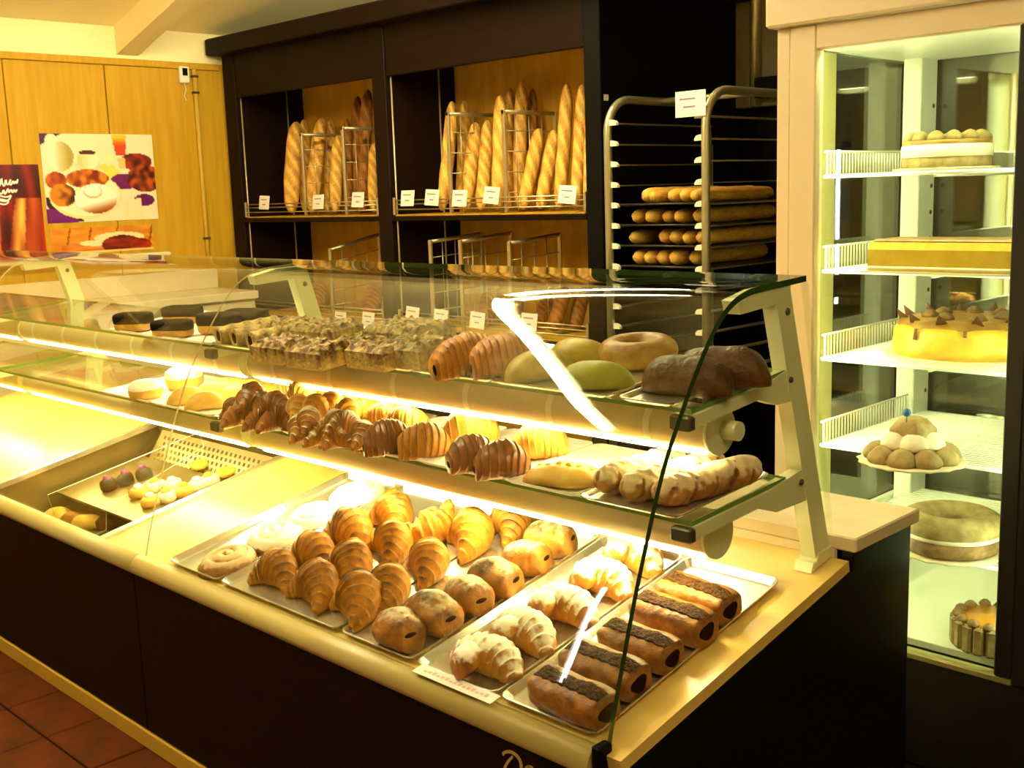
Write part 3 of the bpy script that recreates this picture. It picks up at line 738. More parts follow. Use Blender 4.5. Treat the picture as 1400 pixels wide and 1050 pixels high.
# two glazed round buns
for x,y,r,h,l,mm in ((199,533,.047,.050,'round bun with white glazed top alone on its tray','white'),(252,517,.054,.062,'tall round bun fully coated in white sugar','white')):
    b = MB(); b.lathe([(0,0),(r*.86,0),(r,h*.22),(r*1.02,h*.42),(r*.98,h*.60)],32); b.bake=[.6]*len(b.v)
    o = link(bpy.data.objects.new('glazed_bun', set_mesh(b,'glazed_bun',BR['bun']))); o.location = LO.px(x,y,h/2,ST); o.rotation_euler = LO.rot(0); tag(o,l,'bun')
    part('glaze', MT['glaze'], o, lambda b: b.lathe([(r*1.0,h*.52),(r*1.01,h*.62),(r*.93,h*.82),(r*.68,h*.96),(r*.3,h),(0,h)],32,wob=lambda a,z: 1+.012*math.sin(5*a)))
def oval_mesh(L, w, h, mats, seed=0, bake=.4, p=2.4, slit=False):
    b = MB(); N = 30; cen = []; rad = []
    for i in range(N):
        s = -1+2*i/(N-1); cen.append((s*L/2,.004*math.sin(4*s+seed))); rad.append(w/2*max(.10,(1-abs(s)**p)**.6))
    def bk(u, ang): return bake*(.5+.8*max(0,math.sin(ang)))+(.25*math.sin(20*u) if slit else 0)
    sweep(b, cen, rad, 18, 1.0, disp=.07, dsc=18, bakef=bk, zmul=h/w, seed=seed); return set_mesh(b,'oval_bun',mats)
OV = oval_mesh(.115,.056,.050,BR['bun'],1)
for x,y,a in ((256,541,58),(281,548,50)):
    put(OV,'split_bun',LO,LO.px(x,y,.025,ST),R(a),'pale golden split bun at the front of the lower shelf','bun','pale split buns')
OV2 = oval_mesh(.17,.060,.050,BR['bun'],2)
for x,y,a in ((306,529,62),(342,531,60),(372,537,62)):
    put(OV2,'long_bun',LO,LO.px(x,y,.026,ST+.002),R(a),'long smooth yellow bun behind the chocolate pastries','bun','long yellow buns')
MC = {k: [set_mesh(croissant_mesh('mini_croissant',.086,.031,1.0+.2*q,5,q*3.1+s),'mini_croissant',BR[k]) for q in range(2)] for s,k in enumerate(('darkc','gold','mini'))}
def pile(lst, key, label, group, h0=.022):
    for i,(x,y,lv) in enumerate(lst):
        put(MC[key][i%2],'mini_croissant',LO,LO.px(x,y,h0+.004+lv*.028,ST+lv*.028)+LO.a*.012,random.uniform(-.9,.9),label,'croissant',group,1.0+.1*random.uniform(-1,1),random.uniform(-.25,.25)*lv)
pile([(300,567,0),(322,573,0),(348,579,0),(372,580,0),(316,553,1),(338,556,1),(362,562,1),(330,548,1)],'darkc','dark chocolate mini croissant heaped on the lower shelf','dark mini croissants')
pile([(388,541,0),(412,541,0),(438,545,0),(462,550,0),(386,561,1),(408,563,1),(432,556,1),(455,566,1),(398,548,1),(424,572,0),(480,560,0),(492,575,0),(505,566,0),(445,536,1),(398,537,1),(422,538,1),(468,544,1),(486,548,1),(512,572,0)],'gold','golden mini croissant heaped on the lower shelf','golden mini croissants')
pile([(388,590,0),(408,595,0),(430,599,0),(452,603,0),(470,599,0),(400,578,1),(440,584,1),(462,585,1)],'mini','sugared chocolate mini croissant at the front of its heap','sugared mini croissants')
def layered_roll(name, L, r, key, seed=0, layers=4):
    b = MB(); N = 96; cen = []; rad = []
    for i in range(N):
        u = i/(N-1); s_ = -1+2*u; cen.append((s_*L/2, .006*math.sin(2.6*u+seed)))
        rad.append(r*((1-abs(s_)**2.6)*.42+.58))
    def fr(u, ang):
        s_ = -1+2*u; q = abs(s_)*layers+.35*math.sin(ang+.6*seed)*(1 if s_ > 0 else -1)+.10*math.sin(3*ang+seed)+.15*math.sin(7*u+seed); return q-math.floor(q)
    def bk(u, ang): return -.05+.95*(1-fr(u,ang))**1.5*(.6+.4*max(0,math.sin(ang)))
    sweep(b, cen, rad, 30, 1.0, disp=.12, dsc=24, bakef=bk, zmul=.95, seed=seed, rf=lambda u,a: .95+.10*(1-fr(u,a)))
    rt = link(bpy.data.objects.new(name, set_mesh(b, name, BR[key])))
    f = MB(); z = r*.58*.92*.86; f.lathe([(0,.002),(r*.16,.0015),(r*.24,-.001),(r*.2,-.006)],14,wob=lambda a,zz: 1+.15*math.sin(2*a+seed),M=Matrix.Translation((-L/2,0,z)) @ Matrix.Rotation(-PI/2,4,'Y')); f.build('filling', MT['fill'], rt)
    return rt
def place_roll(rt, S, loc, a, l, group, sc):
    rt.location = loc; rt.rotation_euler = S.rot(a); rt.scale = (sc,sc,sc); return tag(rt, l, 'croissant', group)
def thick(x,y,k,a,l,s=1.0,q=0,h=.033): place_roll(layered_roll('thick_croissant',.105,.041,k,x*.3),LO,LO.px(x,y,h,ST),R(a),l,'thick croissants on the lower shelf',s)
thick(530,601,'darkc',62,'dark brown thick croissant, end on, at the front of its tray')
thick(577,604,'croi',60,'banded brown croissant beside a darker one, end on',q=1)
thick(528,572,'gold',40,'light golden croissant behind the dark one',.95)
thick(557,578,'gold',30,'light golden croissant behind the banded one',.95,1)
thick(640,586,'gold',60,'tall yellow croissant behind two dark rolls',1.12,h=.038)
thick(646,622,'darkc',62,'dark striped roll in front of the tall yellow croissant',.95)
thick(684,630,'darkc',58,'very dark glossy roll at the front of the white tray',.98,1)
thick(739,605,'gold',55,'yellow croissant with dark filling near the oval bread',1.0,1)
ob = MB(); N = 40
cen = [((-1+2*i/(N-1))*.085, 0) for i in range(N)]; rad = [.046*max(.08,(1-abs(-1+2*i/(N-1))**2.6)**.55) for i in range(N)]
sweep(ob, cen, rad, 24, 1.0, disp=.10, dsc=22, bakef=lambda u,a: .25+.25*math.sin(u*18), zmul=.45)
o = put(set_mesh(ob,'oval_cream_bread',BR['bun']),'oval_cream_bread',LO,LO.px(772,651,.018,ST),R(18),'flat oval yellow bread with cream in its split top','bread')
part('cream_line', MT['yellowc'], o, lambda b: b.tube([(-.055+.11*i/20,.008*math.sin(i*.8),.0345-.01*abs(i/10-1)**2) for i in range(21)], [.0065+.003*math.sin(i*1.7) for i in range(21)], 8))
# floured twisted loaves lying front to back
def twist_mesh(L=.235, r=.031, seed=0):
    b = MB(); N = 110; n = 26; vv = []; bk = []
    for i in range(N):
        u = i/(N-1); s = -1+2*u; e = max(0,1-abs(s)**6)**.5*.94+.06
        ph = u*5.5
        for k in range(n):
            a = 2*PI*k/n; q = (ph + (a-PI/2)/(2*PI)*1.7 + .35*fbm((u*9+seed,math.cos(a)*1.5,7))) % 1.0
            rid = 1+.07*(abs(math.sin(PI*q))**.35-.6) if math.sin(a) > -.3 else 1
            d = r*e*rid*(1+.14*fbm((u*20+seed,math.cos(a)*2,math.sin(a)*2)))
            z = r*.85+math.sin(a)*d*.92
            if z < 0: z *= .1
            vv.append((s*L/2, math.cos(a)*d, max(z,0))); bk.append(.15+(.75+.6*fbm((u*14,a,seed+3)))*max(0,1-2.2*abs(math.sin(PI*q))))
    b.add(vv,[(i*n+k,i*n+(k+1)%n,(i+1)*n+(k+1)%n,(i+1)*n+k) for i in range(N-1) for k in range(n)]+[tuple(range(n-1,-1,-1)),tuple(range((N-1)*n,N*n))],0,bk,True)
    return set_mesh(b,'twisted_loaf',BR['loaf'])
TWS = [twist_mesh(.235,.031,k*5.) for k in range(3)]
for k_,(x,y,a,l) in enumerate(((884,640,80,'floured twisted loaf beside the oval bread tray'),(922,650,78,'floured twisted loaf between its two neighbours'),(968,656,76,'floured twisted loaf beside the shelf bracket'))):
    put(TWS[k_],'twisted_loaf',LO,LO.px(x,y,.030,ST),R(a),l,'loaf','floured twisted loaves')

# ------------------------------------------------------------------ upper shelf pastries
def bar_mesh(L, w, h, name='glazed_bar'):
    b = MB(); N = 26; n = 20; pr = superell(n, 3.2); vv = []
    for i in range(N):
        s = -1+2*i/(N-1); e = (1-abs(s)**6)**.5*.80+.20 if abs(s) < 1 else .2
        for c, q in pr: vv.append((s*L/2, c*w/2*e, h/2+q*h/2*(.6+.4*e)))
    b.add(vv,[(i*n+k,i*n+(k+1)%n,(i+1)*n+(k+1)%n,(i+1)*n+k) for i in range(N-1) for k in range(n)]+[tuple(range(n-1,-1,-1)),tuple(range((N-1)*n,N*n))],0,None,True); return b
def glazed(x,y,L,w,h,a,l,lift=0):
    rt = link(bpy.data.objects.new('chocolate_bar_cake', set_mesh(bar_mesh(L,w,h*.62),'chocolate_bar_cake',BR['gold'])))
    rt.location = UP.px(x,y,h*.5+lift,ST+lift); rt.rotation_euler = UP.rot(R(a)); tag(rt,l,'pastry','chocolate glazed cakes')
    b = bar_mesh(L*1.03,w*1.04,h*.70); b.v = [(p[0],p[1],max(p[2]+h*.30, h*.12+.06*h*math.sin(p[0]*260)+.05*h*math.sin(p[1]*300))) for p in b.v]
    b.build('chocolate_glaze', MT['choc'], rt)
glazed(183,441,.115,.062,.052,22,'chocolate glazed bar cake alone on its small tray')
glazed(236,450,.120,.060,.046,18,'dark chocolate glazed cake at the front of the upper shelf')
glazed(250,431,.125,.062,.050,18,'chocolate glazed cake behind the dark front one',0)
glazed(300,443,.13,.060,.056,16,'long chocolate covered bar beside the pastry tubes')
glazed(337,438,.13,.060,.056,16,'long chocolate covered bar behind the pastry tubes')
def cannolo(L=.16, r=.024):
    b = MB(); n = 22; N = 26; vv = []; bk = []
    for i in range(N):
        u = i/(N-1)
        for k in range(n):
            a = 2*PI*k/n; d = r*(1+.05*math.sin(u*26+a)); vv.append(((u-.5)*L, d*math.cos(a), r+d*math.sin(a)*.95)); bk.append(.45+.3*math.sin(u*26+a))
    o = len(vv)
    for i in range(2):
        for k in range(n):
            a = 2*PI*k/n; vv.append(((-.5 if i == 0 else -.38)*L, .62*r*math.cos(a), r+.62*r*math.sin(a)*.95)); bk.append(.1)
    fs = [(i*n+k,i*n+(k+1)%n,(i+1)*n+(k+1)%n,(i+1)*n+k) for i in range(N-1) for k in range(n)]
    fs += [(k,(k+1)%n,o+(k+1)%n,o+k) for k in range(n)]+[(o+k,o+(k+1)%n,o+n+(k+1)%n,o+n+k) for k in range(n)]+[tuple(range((N-1)*n,N*n)),tuple(o+n+k for k in range(n))]
    b.add(vv, fs, 0, bk, True); rt = link(bpy.data.objects.new('pastry_tube', set_mesh(b,'pastry_tube',BR['crumb'])))
    part('filling', MT['fill'], rt, lambda b: b.tube([(-.485*L,0,r),(-.30*L,0,r)], r*.60, 14))
    return rt
cn = cannolo()
for i,(x,y) in enumerate(((313,459),(335,462),(357,466))):
    o = cn if i == 0 else copy_tree(cn); o.location = UP.px(x,y,.024,ST)+UP.a*.055; o.rotation_euler = UP.rot(R(82)); tag(o,ORD[i]+' brown pastry tube with dark filling from the chocolate covered bars','pastry','filled pastry tubes')
def crumble(L, w, h, seed, rough=.010):
    b = MB(); nx, ny = 26, 20; vv = []; bk = []
    for i in range(nx+1):
        for j in range(ny+1):
            x = -L/2+L*i/nx; y = -w/2+w*j/ny
            e = min(1, min(i,nx-i,j,ny-j)/2.0)
            z = h*(.78+.22*e)+rough*(fbm((x*70+seed,y*70,seed))+.5*fbm((x*160,y*160,seed)))*e
            vv.append((x*(1+.03*fbm((y*40,seed,0))),y*(1+.03*fbm((x*40,0,seed))),z)); bk.append(.68+.9*fbm((x*90,y*90,seed)))
    top = len(vv)
    per = [(i,0) for i in range(nx)]+[(nx,j) for j in range(ny)]+[(i,ny) for i in range(nx,0,-1)]+[(0,j) for j in range(ny,0,-1)]
    fs = [(i*(ny+1)+j,(i+1)*(ny+1)+j,(i+1)*(ny+1)+j+1,i*(ny+1)+j+1) for i in range(nx) for j in range(ny)]
    for i,j in per:
        p = vv[i*(ny+1)+j]; vv.append((p[0]*.985,p[1]*.985,0)); bk.append(0)
    np_ = len(per)
    for q in range(np_):
        a = per[q]; c = per[(q+1)%np_]; fs.append((a[0]*(ny+1)+a[1],c[0]*(ny+1)+c[1],top+(q+1)%np_,top+q))
    fs.append(tuple(top+q for q in range(np_)))
    b.add(vv, fs, 0, bk, False); return set_mesh(b,'streusel_square',BR['crumb'])
for i,(x,y,L,w,h,a,l) in enumerate(((390,477,.125,.105,.045,0,'streusel square with pale yellow side at the tray front'),(440,484,.125,.105,.045,2,'second streusel square with pale yellow side at the tray front'),
    (395,452,.14,.10,.050,0,'streusel square behind the tray front, beside the pastry tubes'),(447,456,.14,.11,.052,4,'streusel square behind the tray front, beside the coffee cake'),(490,474,.09,.13,.042,8,'narrow streusel piece between the squares and the coffee cake'),
    (523,484,.13,.10,.048,0,'crumbly coffee cake piece at the front of its tray'),(572,480,.13,.12,.052,3,'crumbly coffee cake piece beside the brown croissants'),(560,460,.19,.11,.062,0,'tall crumbly coffee cake piece behind the front pieces'))):
    put(crumble(L,w,h,i*3.3+1),'streusel_square',UP,UP.px(x,y,h*.55,ST),R(a),l,'cake','streusel cakes')
place_roll(layered_roll('thick_croissant',.15,.045,'croi',1.0,6),UP,UP.px(632,489,.040,ST)+UP.a*.02,R(68),'large ridged brown croissant beside the coffee cake','large croissants on the upper shelf',1.0)
place_roll(layered_roll('thick_croissant',.15,.047,'croi',2.5,6),UP,UP.px(684,487,.042,ST)+UP.a*.02,R(64),'large ridged brown croissant beside the green tinted buns','large croissants on the upper shelf',1.0)
bnm = bread('olive_bun',(.52,.40,.05,1),(.30,.17,.02,1),bump=.1)
put(oval_mesh(.14,.075,.060,bnm,3),'oval_bun',UP,UP.px(738,500,.028,ST),R(55),'round golden bun beside the brown croissants','bun')
put(oval_mesh(.155,.072,.055,bnm,4),'oval_bun',UP,UP.px(768,489,.027,ST)+UP.a*.05,R(10),'long golden bun behind the green tinted one','bun')
put(oval_mesh(.150,.076,.052,bread('green_bun',(.42,.42,.04,1),(.26,.22,.02,1),bump=.1),5),'oval_bun',UP,UP.px(812,512,.026,ST),R(14),'oval bun with greenish sugar glaze','bun')
rb = MB(); n1, n2 = 40, 20; vv = []; bk = []
for i in range(n1):
    a = 2*PI*i/n1
    for k in range(n2):
        t = 2*PI*k/n2; rr = .046+.026*math.cos(t)*(1+.05*math.sin(5*a)); z = .026+.026*math.sin(t); vv.append((rr*math.cos(a)*1.08,rr*math.sin(a),max(z,0) if z > .004 else z*.3)); bk.append(.4+.4*math.sin(t))
rb.add(vv,[(i*n2+k,i*n2+(k+1)%n2,((i+1)%n1)*n2+(k+1)%n2,((i+1)%n1)*n2+k) for i in range(n1) for k in range(n2)],0,bk,True)
o = put(set_mesh(rb,'ring_pastry',bread('ring_crust',(.60,.36,.06,1),(.18,.06,.010,1))),'ring_pastry',UP,UP.px(854,488,.026,ST)+UP.a*.04,0,'sugared ring pastry with a dark centre','pastry')
part('filling', MT['leafch'], o, lambda b: b.lathe([(0,.030),(.016,.030),(.023,.022),(.023,.004)],18))
def darkloaf(x,y,L,r,a,l):
    b = MB(); N = 34; cen = []; rad = []
    for i in range(N):
        s = -1+2*i/(N-1); cen.append((s*L/2,0)); rad.append(r*max(.25,(1-abs(s)**4)**.5))
    sweep(b,cen,rad,22,1.0,disp=.06,dsc=30,bakef=lambda u,q: .3+.5*max(0,math.sin(q)),zmul=.92)
    put(set_mesh(b,'dark_loaf',BR['brownl']),'dark_loaf',UP,UP.px(x,y,r*.8,ST),R(a),l,'loaf','dark loaves on the upper shelf')
darkloaf(938,516,.165,.038,8,'dark brown oblong loaf at the shelf front')
darkloaf(986,505,.165,.040,22,'dark brown round ended loaf beside the shelf post')

# ------------------------------------------------------------------ pastries in the recessed well
def wp(px, py, h): return DECK.px(px, py, h)- DECK.n*0
def small_cake(px, py, hs, r, h, mats, label, cat='pastry', group='small cakes in the well', top=None):
    q = onplane(px, py, Vector((0,0,Z0))+DECK.n*(hs+h*.5), DECK.n) - DECK.n*(h*.5)
    b = MB(); b.lathe([(0,0),(r*.9,0),(r,h*.3),(r*.95,h*.75),(r*.6,h*.97),(0,h)],20,wob=lambda a,z: 1+.08*math.sin(3*a+px)); b.bake=[.4]*len(b.v)
    o = link(bpy.data.objects.new('small_cake', set_mesh(b,'small_cake',mats))); o.location = q; o.rotation_euler = DECK.rot(px*.1); tag(o,label,cat,group)
    if top: part('topping', top, o, lambda b: b.lathe([(0,h*1.35),(r*.35,h*1.25),(r*.5,h*1.0),(r*.42,h*.9)],14))
    return o
for i,(x,y) in enumerate(((190,672),(212,664),(236,662),(252,670),(270,662),(228,678),(206,684),(286,656))):
    small_cake(x,y,-.078,.030,.030,MT['cream'] if i%3 else BR['bun'],'small cream topped cake clustered on the step shelf',top=MT['yellowc'] if i%2 else MT['glaze'])
for x,y in ((148,662),(172,654),(196,647)): small_cake(x,y,-.078,.026,.036,MT['choc'],'small chocolate cup with purple topping beside the clear guard',group='chocolate cups in the well',top=MT['purple'])
for x,y in ((274,634),(310,644),(322,640)): small_cake(x,y,-.072,.034,.020,MT['yellowc'],'flat yellow tartlet lying alone before the vent panel',group='yellow tartlets')
for x,y,k in ((78,703,'bun'),(100,708,'croi'),(118,712,'bun')): 
    o = put(oval_mesh(.12,.06,.045,BR[k],x*.1),'filled_bun',DECK,onplane(x,y,Vector((0,0,Z0))+DECK.n*(-.125),DECK.n)-DECK.n*.022,R(20),'filled bun lying in the bottom of the well','bun','buns in the well')
for x,y in ((146,713),(160,706)): small_cake(x,y,-.149,.032,.035,BR['brownl'],'dark small cake in the bottom of the well',group='dark cakes in the well')

# ------------------------------------------------------------------ bread cabinet on the back wall
YC = 2.0
BC = empty('bread_cabinet', (-2.96,2.2,0)); tag(BC,'dark wooden bread cabinet with two open bays and pine back','cabinet')
OFB = Vector((-2.96,2.2,0))
def bp(name, m, fn, parent=None):
    b = MB(); fn(b); b.v = [tuple(Vector(p)-OFB) for p in b.v]; return b.build(name, m, parent or BC)
bp('side_panel', MT['dark'], lambda b: b.rbox((-4.225,YC,0),(-4.118,2.44,2.07),.003))
bp('side_panel', MT['black'], lambda b: b.rbox((-1.776,YC,0),(-1.697,2.90,2.07),.003))
bp('divider', MT['dark'], lambda b: b.rbox((-3.008,YC-.002,0),(-2.916,2.41,2.066),.003))
bp('fascia', MT['dark'], lambda b: b.rbox((-4.118,YC+.004,1.856),(-3.008,YC+.03,2.07),.003))
bp('fascia', MT['dark'], lambda b: b.rbox((-2.916,YC+.004,1.852),(-1.776,YC+.03,2.07),.003))
bp('cornice', MT['dark'], lambda b: b.rbox((-4.235,YC-.085,2.068),(-1.60,2.90,2.150),.006))
bp('top_panel', MT['dark'], lambda b: b.box((-4.12,YC+.03,2.02),(-1.776,2.41,2.064)))
bp('back_board', MT['pine2'], lambda b: b.box((-4.12,2.41,.02),(-3.0,2.43,2.06)))
bp('back_board', MT['pine2'], lambda b: b.box((-2.93,2.41,.02),(-1.776,2.43,2.06)))
bays = ((-4.118,-3.008),(-2.916,-1.776))
ZS1, ZS2 = 1.258, .765
for (x0, x1) in bays:
    for zs in (ZS1, ZS2):
        sh = bp('shelf', MT['dark'], lambda b: b.rbox((x0,YC-.004,zs-.028),(x1,2.405,zs-.006),.003))
        bp('shelf_board', MT['pine2'], lambda b: b.box((x0+.01,YC+.012,zs-.006),(x1-.01,2.38,zs)), sh)
        def rail(b):
            for z in (zs+.022, zs+.045, zs+.062): b.tube([(x0+.012,YC+.008,z),(x1-.012,YC+.008,z)], .0032, 6)
            for x in (x0+.012, x1-.012): b.rbox((x-.006,YC+.002,zs-.002),(x+.006,YC+.014,zs+.075),.002)
        bp('guard_rail', MT['wire'], rail, sh)
    for (xx, yy) in ((x0+.012,YC+.022),(x0+.012,2.30)):
        bp('hanger_rod', MT['rodm'], lambda b: b.tube([(xx,yy,.3),(xx,yy,2.02)], .0042, 6))
def wire_divider(xp, zs, h, d0=.02, d1=.32, slope=0):
    y0, y1 = YC+d0, YC+d1; z1 = zs+h
    o = bp('wire_divider', MT['wire'], lambda b: (b.rbox((xp-.009,y0,zs),(xp+.009,y0+.012,z1),.002), b.rbox((xp-.009,y1,zs),(xp+.009,y1+.012,z1+slope),.002), b.tube([(xp,y0,z1-.008),(xp,y1,z1-.008+slope)],.009,6)))
    def w(b):
        n = 5
        for i in range(1,n): z = zs+h*i/n; b.tube([(xp,y0+.01,z),(xp,y1,z+slope*i/n)],.0024,5)
        for i in range(1,4): y = y0+(y1-y0)*i/4; b.tube([(xp,y,zs),(xp,y,z1-.01+slope*i/4)],.0024,5)
    bp('grid_wire', MT['wire'], w, o)
for px, py in ((413,182),(469,173),(613,153),(689,150)):
    q = atY(px, py, YC+.03); wire_divider(q.x, ZS1, q.z-ZS1)
for px, py in ((452,340),(589,328),(630,328),(697,330)):
    q = atY(px, py, YC+.03); wire_divider(q.x, ZS2, q.z-ZS2, slope=.06 if px == 452 else .02)
# baguettes
def sstep(a, b, x): t = max(0,min(1,(x-a)/(b-a))); return t*t*(3-2*t)
def baguette_mesh(seed, slashes=6):
    b = MB(); N = 130; n = 26; vv = []; bk = []
    for i in range(N):
        u = i/(N-1); s = -1+2*u; e = max(.06,(1-abs(s)**5)**.5)
        by = .10*math.sin(2.2*u+seed); bz = .08*math.sin(3*u+2*seed)
        for k in range(n):
            a = 2*PI*k/n; q = (u*slashes+math.sin(a)*.75+.13*seed) % 1.0
            up = sstep(.1,.7,math.cos(a)); g = sstep(.62,.95,abs(math.sin(PI*q)))*up
            d = .5*e*(1-.13*g+.07*fbm((u*7+seed,math.cos(a)*1.3,math.sin(a)*1.3)))
            vv.append((u, math.cos(a)*d+by, math.sin(a)*d+bz)); bk.append(.55-.55*g+.35*fbm((u*5+seed,math.cos(a),math.sin(a)))+.25*(u-.5))
    b.add(vv,[(i*n+k,i*n+(k+1)%n,(i+1)*n+(k+1)%n,(i+1)*n+k) for i in range(N-1) for k in range(n)]+[tuple(range(n-1,-1,-1)),tuple(range((N-1)*n,N*n))],0,bk,True); return b
BGM = [set_mesh(baguette_mesh(k*1.7,5+k%3),'baguette',BR['bag']) for k in range(3)]
BGD = [set_mesh(baguette_mesh(k*1.3+8,7),'baguette',BR['bagd']) for k in range(2)]
def baguette(p0, p1, wpx, yb, yt, dk, label, group, name='baguette'):
    A = atY(*p0, yb); Bq = atY(*p1, yt)
    d = Bq-A; L = d.length; w = wpx/FPX*(A-CAM).dot(FW)
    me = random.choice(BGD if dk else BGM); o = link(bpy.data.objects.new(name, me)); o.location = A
    x = d.normalized(); y = (CAM-A); y = (y-x*y.dot(x)).normalized(); z = x.cross(y)
    o.rotation_euler = Matrix((x,y,z)).transposed().to_euler(); o.scale = (L,w,w)
    return tag(o,label,'bread',group)
def foot(px, py, yb, zs):                           # pixel of the point straight on the shelf below
    q = atY(px,py,yb); return q.z-zs
def lean(lst, zs, label, group):
    for qi, (bx, tx, ty, w, dk, dy) in enumerate(lst):
        yb = YC+dy; T = atY(tx, ty, yb+.10)
        # base on the shelf: march the pixel row until the shelf height is met
        lo, hi = 150, 700
        for _ in range(40):
            mid = (lo+hi)/2
            if atY(bx, mid, yb).z > zs+.012: lo = mid
            else: hi = mid
        baguette((bx,hi),(tx,ty),w,yb,yb+.10,dk,ORD[qi]+' '+label,group)
lean([(399,405,166,22,0,.09),(417,416,163,16,0,.20),(427,440,161,20,0,.12),(448,453,163,16,0,.22),(459,463,184,17,0,.09),(475,474,162,13,1,.19)],ZS1,'golden baguette from the pine wall, standing in the cabinet bay beside it','baguettes in the bay by the panelled wall')
lean([(487,489,131,16,1,.26),(496,503,122,18,1,.19),(511,512,195,15,0,.09)],ZS1,'long baguette of the three standing against the cabinet divider','baguettes beside the divider')
lean([(604,618,139,18,0,.08),(629,636,137,18,0,.22),(634,651,167,20,0,.10),(656,667,164,18,0,.10)],ZS1,'baguette from the divider in the first compartment of the bay by the rack','baguettes in the first wire compartment')
lean([(680,684,131,21,0,.08),(698,697,120,17,0,.24),(711,714,110,19,0,.20),(729,728,121,16,1,.26),(714,737,176,20,0,.09),(738,758,178,20,0,.10)],ZS1,'baguette from the wire frame in the second compartment by the rack','baguettes in the second wire compartment')
lean([(764,775,115,19,0,.10),(786,797,115,19,0,.09),(803,806,150,16,0,.08)],ZS1,'tall baguette of the three standing at the cabinet side next to the rack','tall baguettes against the cabinet side')
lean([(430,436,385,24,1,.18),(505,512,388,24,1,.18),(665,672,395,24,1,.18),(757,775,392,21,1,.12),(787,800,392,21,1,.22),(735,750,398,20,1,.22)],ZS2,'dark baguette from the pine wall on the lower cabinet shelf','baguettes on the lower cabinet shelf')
# price tags
tgm = set_mesh(MB().rbox((-.044,-.001,0),(.044,.001,.068),.0004),'price_tag',MT['paper'])
tgl = set_mesh(MB().box((-.030,-.0016,.046),(.022,-.001,.051)).box((-.014,-.0016,.022),(.012,-.001,.027)),'print_line',MT['ink'])
def ptag(px, py, label, y=YC-.006, tilt=0):
    o = link(bpy.data.objects.new('price_tag', tgm)); q = atY(px,py,y); o.location = q-Vector((0,0,.034)); o.rotation_euler = (R(-8),tilt,0)
    l = link(bpy.data.objects.new('print_line', tgl), o); tag(o,label,'price tag','price tags on the bread shelves')
for i,(x,y) in enumerate(((360,277),(434,276),(488,273))): ptag(x,y,ORD[i]+' white price tag from the pine wall on the upper bread shelf',tilt=R((2,-1,1)[i]))
for i,(x,y) in enumerate(((556,271),(589,270),(627,271),(670,267),(774,266))): ptag(x,y,ORD[i]+' white price tag from the divider on the bread shelf by the rack',tilt=R((0,3,1,5,4)[i]))
for i,(x,y) in enumerate(((464,436),(502,437),(562,430),(601,434),(651,438),(722,440))): ptag(x,y,ORD[i]+' white price tag from the pine wall on the lower bread shelf',tilt=R((1,2,4,3,3,1)[i]))

# ------------------------------------------------------------------ bakery rack
RX0, RX1, RY0, RY1, RZT = -1.667, -1.240, 2.0, 2.62, 1.668
BK = empty('bakery_rack', (RX0,RY0,0)); tag(BK,'tall aluminium bakery rack with rounded hoop frames beside the bread cabinet','rack')
OFK = Vector((RX0,RY0,0))
def kp(name, m, fn, parent=None):
    b = MB(); fn(b); b.v = [tuple(Vector(p)-OFK) for p in b.v]; return b.build(name, m, parent or BK)
alu = mat('rack_aluminium',(.50,.44,.26),.35,.75)
dimalu = mat('rack_slide',(.30,.25,.13),.45,.6)
def hoop(x):
    pts = [(x,RY0,.10),(x,RY0,RZT-.13)]
    for k in range(1,9): a = PI/2*k/8; pts.append((x,RY0+.12*(1-math.cos(a)),RZT-.13+.12*math.sin(a)))
    for k in range(0,9): a = PI/2*k/8; pts.append((x,RY1-.12+.12*math.sin(a),RZT-.01-.12*(1-math.cos(a))))
    pts.append((x,RY1,.10)); return pts
for x in (RX0, RX1): kp('hoop_frame', alu, lambda b: b.tube(hoop(x), .0155, 10))
kp('cross_bar', alu, lambda b: b.tube([(RX0,RY0+.31,RZT-.01),(RX1,RY0+.31,RZT-.01)],.012,8))
kp('cross_bar', alu, lambda b: b.tube([(RX0,RY0,.16),(RX1,RY0,.16)],.012,8))
kp('cross_bar', alu, lambda b: b.tube([(RX0,RY1,.16),(RX1,RY1,.16)],.012,8))
for x, sx in ((RX0,1),(RX1,-1)):
    for y in (RY0+.02,RY1-.02): kp('caster', MT['black'], lambda b: b.lathe([(0,-.012),(.045,-.012),(.05,-.008),(.05,.008),(.045,.012),(0,.012)],18,M=Matrix.Translation((x,y,.05)) @ Matrix.Rotation(PI/2,4,'Y')))
LV = [1.580-.0735*i for i in range(14)]
for z in LV:
    for x, s in ((RX0,1),(RX1,-1)):
        sl = kp('tray_slide', dimalu, lambda b: b.rbox((min(x,x+s*.034),RY0+.016,z-.012),(max(x,x+s*.034),RY1-.016,z-.008),.001))
        kp('slide_tip', MT['clip'], lambda b: b.prism([(x+s*.010,z-.016),(x+s*.044,z-.016),(x+s*.044,z-.008),(x+s*.036,z+.001),(x+s*.020,z+.004),(x+s*.010,z+.004)],'y',RY0-.004,RY0+.010), sl)
for x, y in ((RX0+.02,RY1+.018),(RX1-.02,RY1+.018)): kp('rear_stay', dimalu, lambda b: b.tube([(x,RY1,.2),(x,RY1,1.5)],.004,6))
blk = mat('dark_sheet',(.05,.04,.02),.5,.5)
rack_bread = {4:((878,908),(892,.0),(938,0)),}
import itertools
levels = {4: (882,893,915,935,951), 5: (869,890,908,928,950), 6: (868,905,922,941,960), 7: (876,891,907,924,946)}
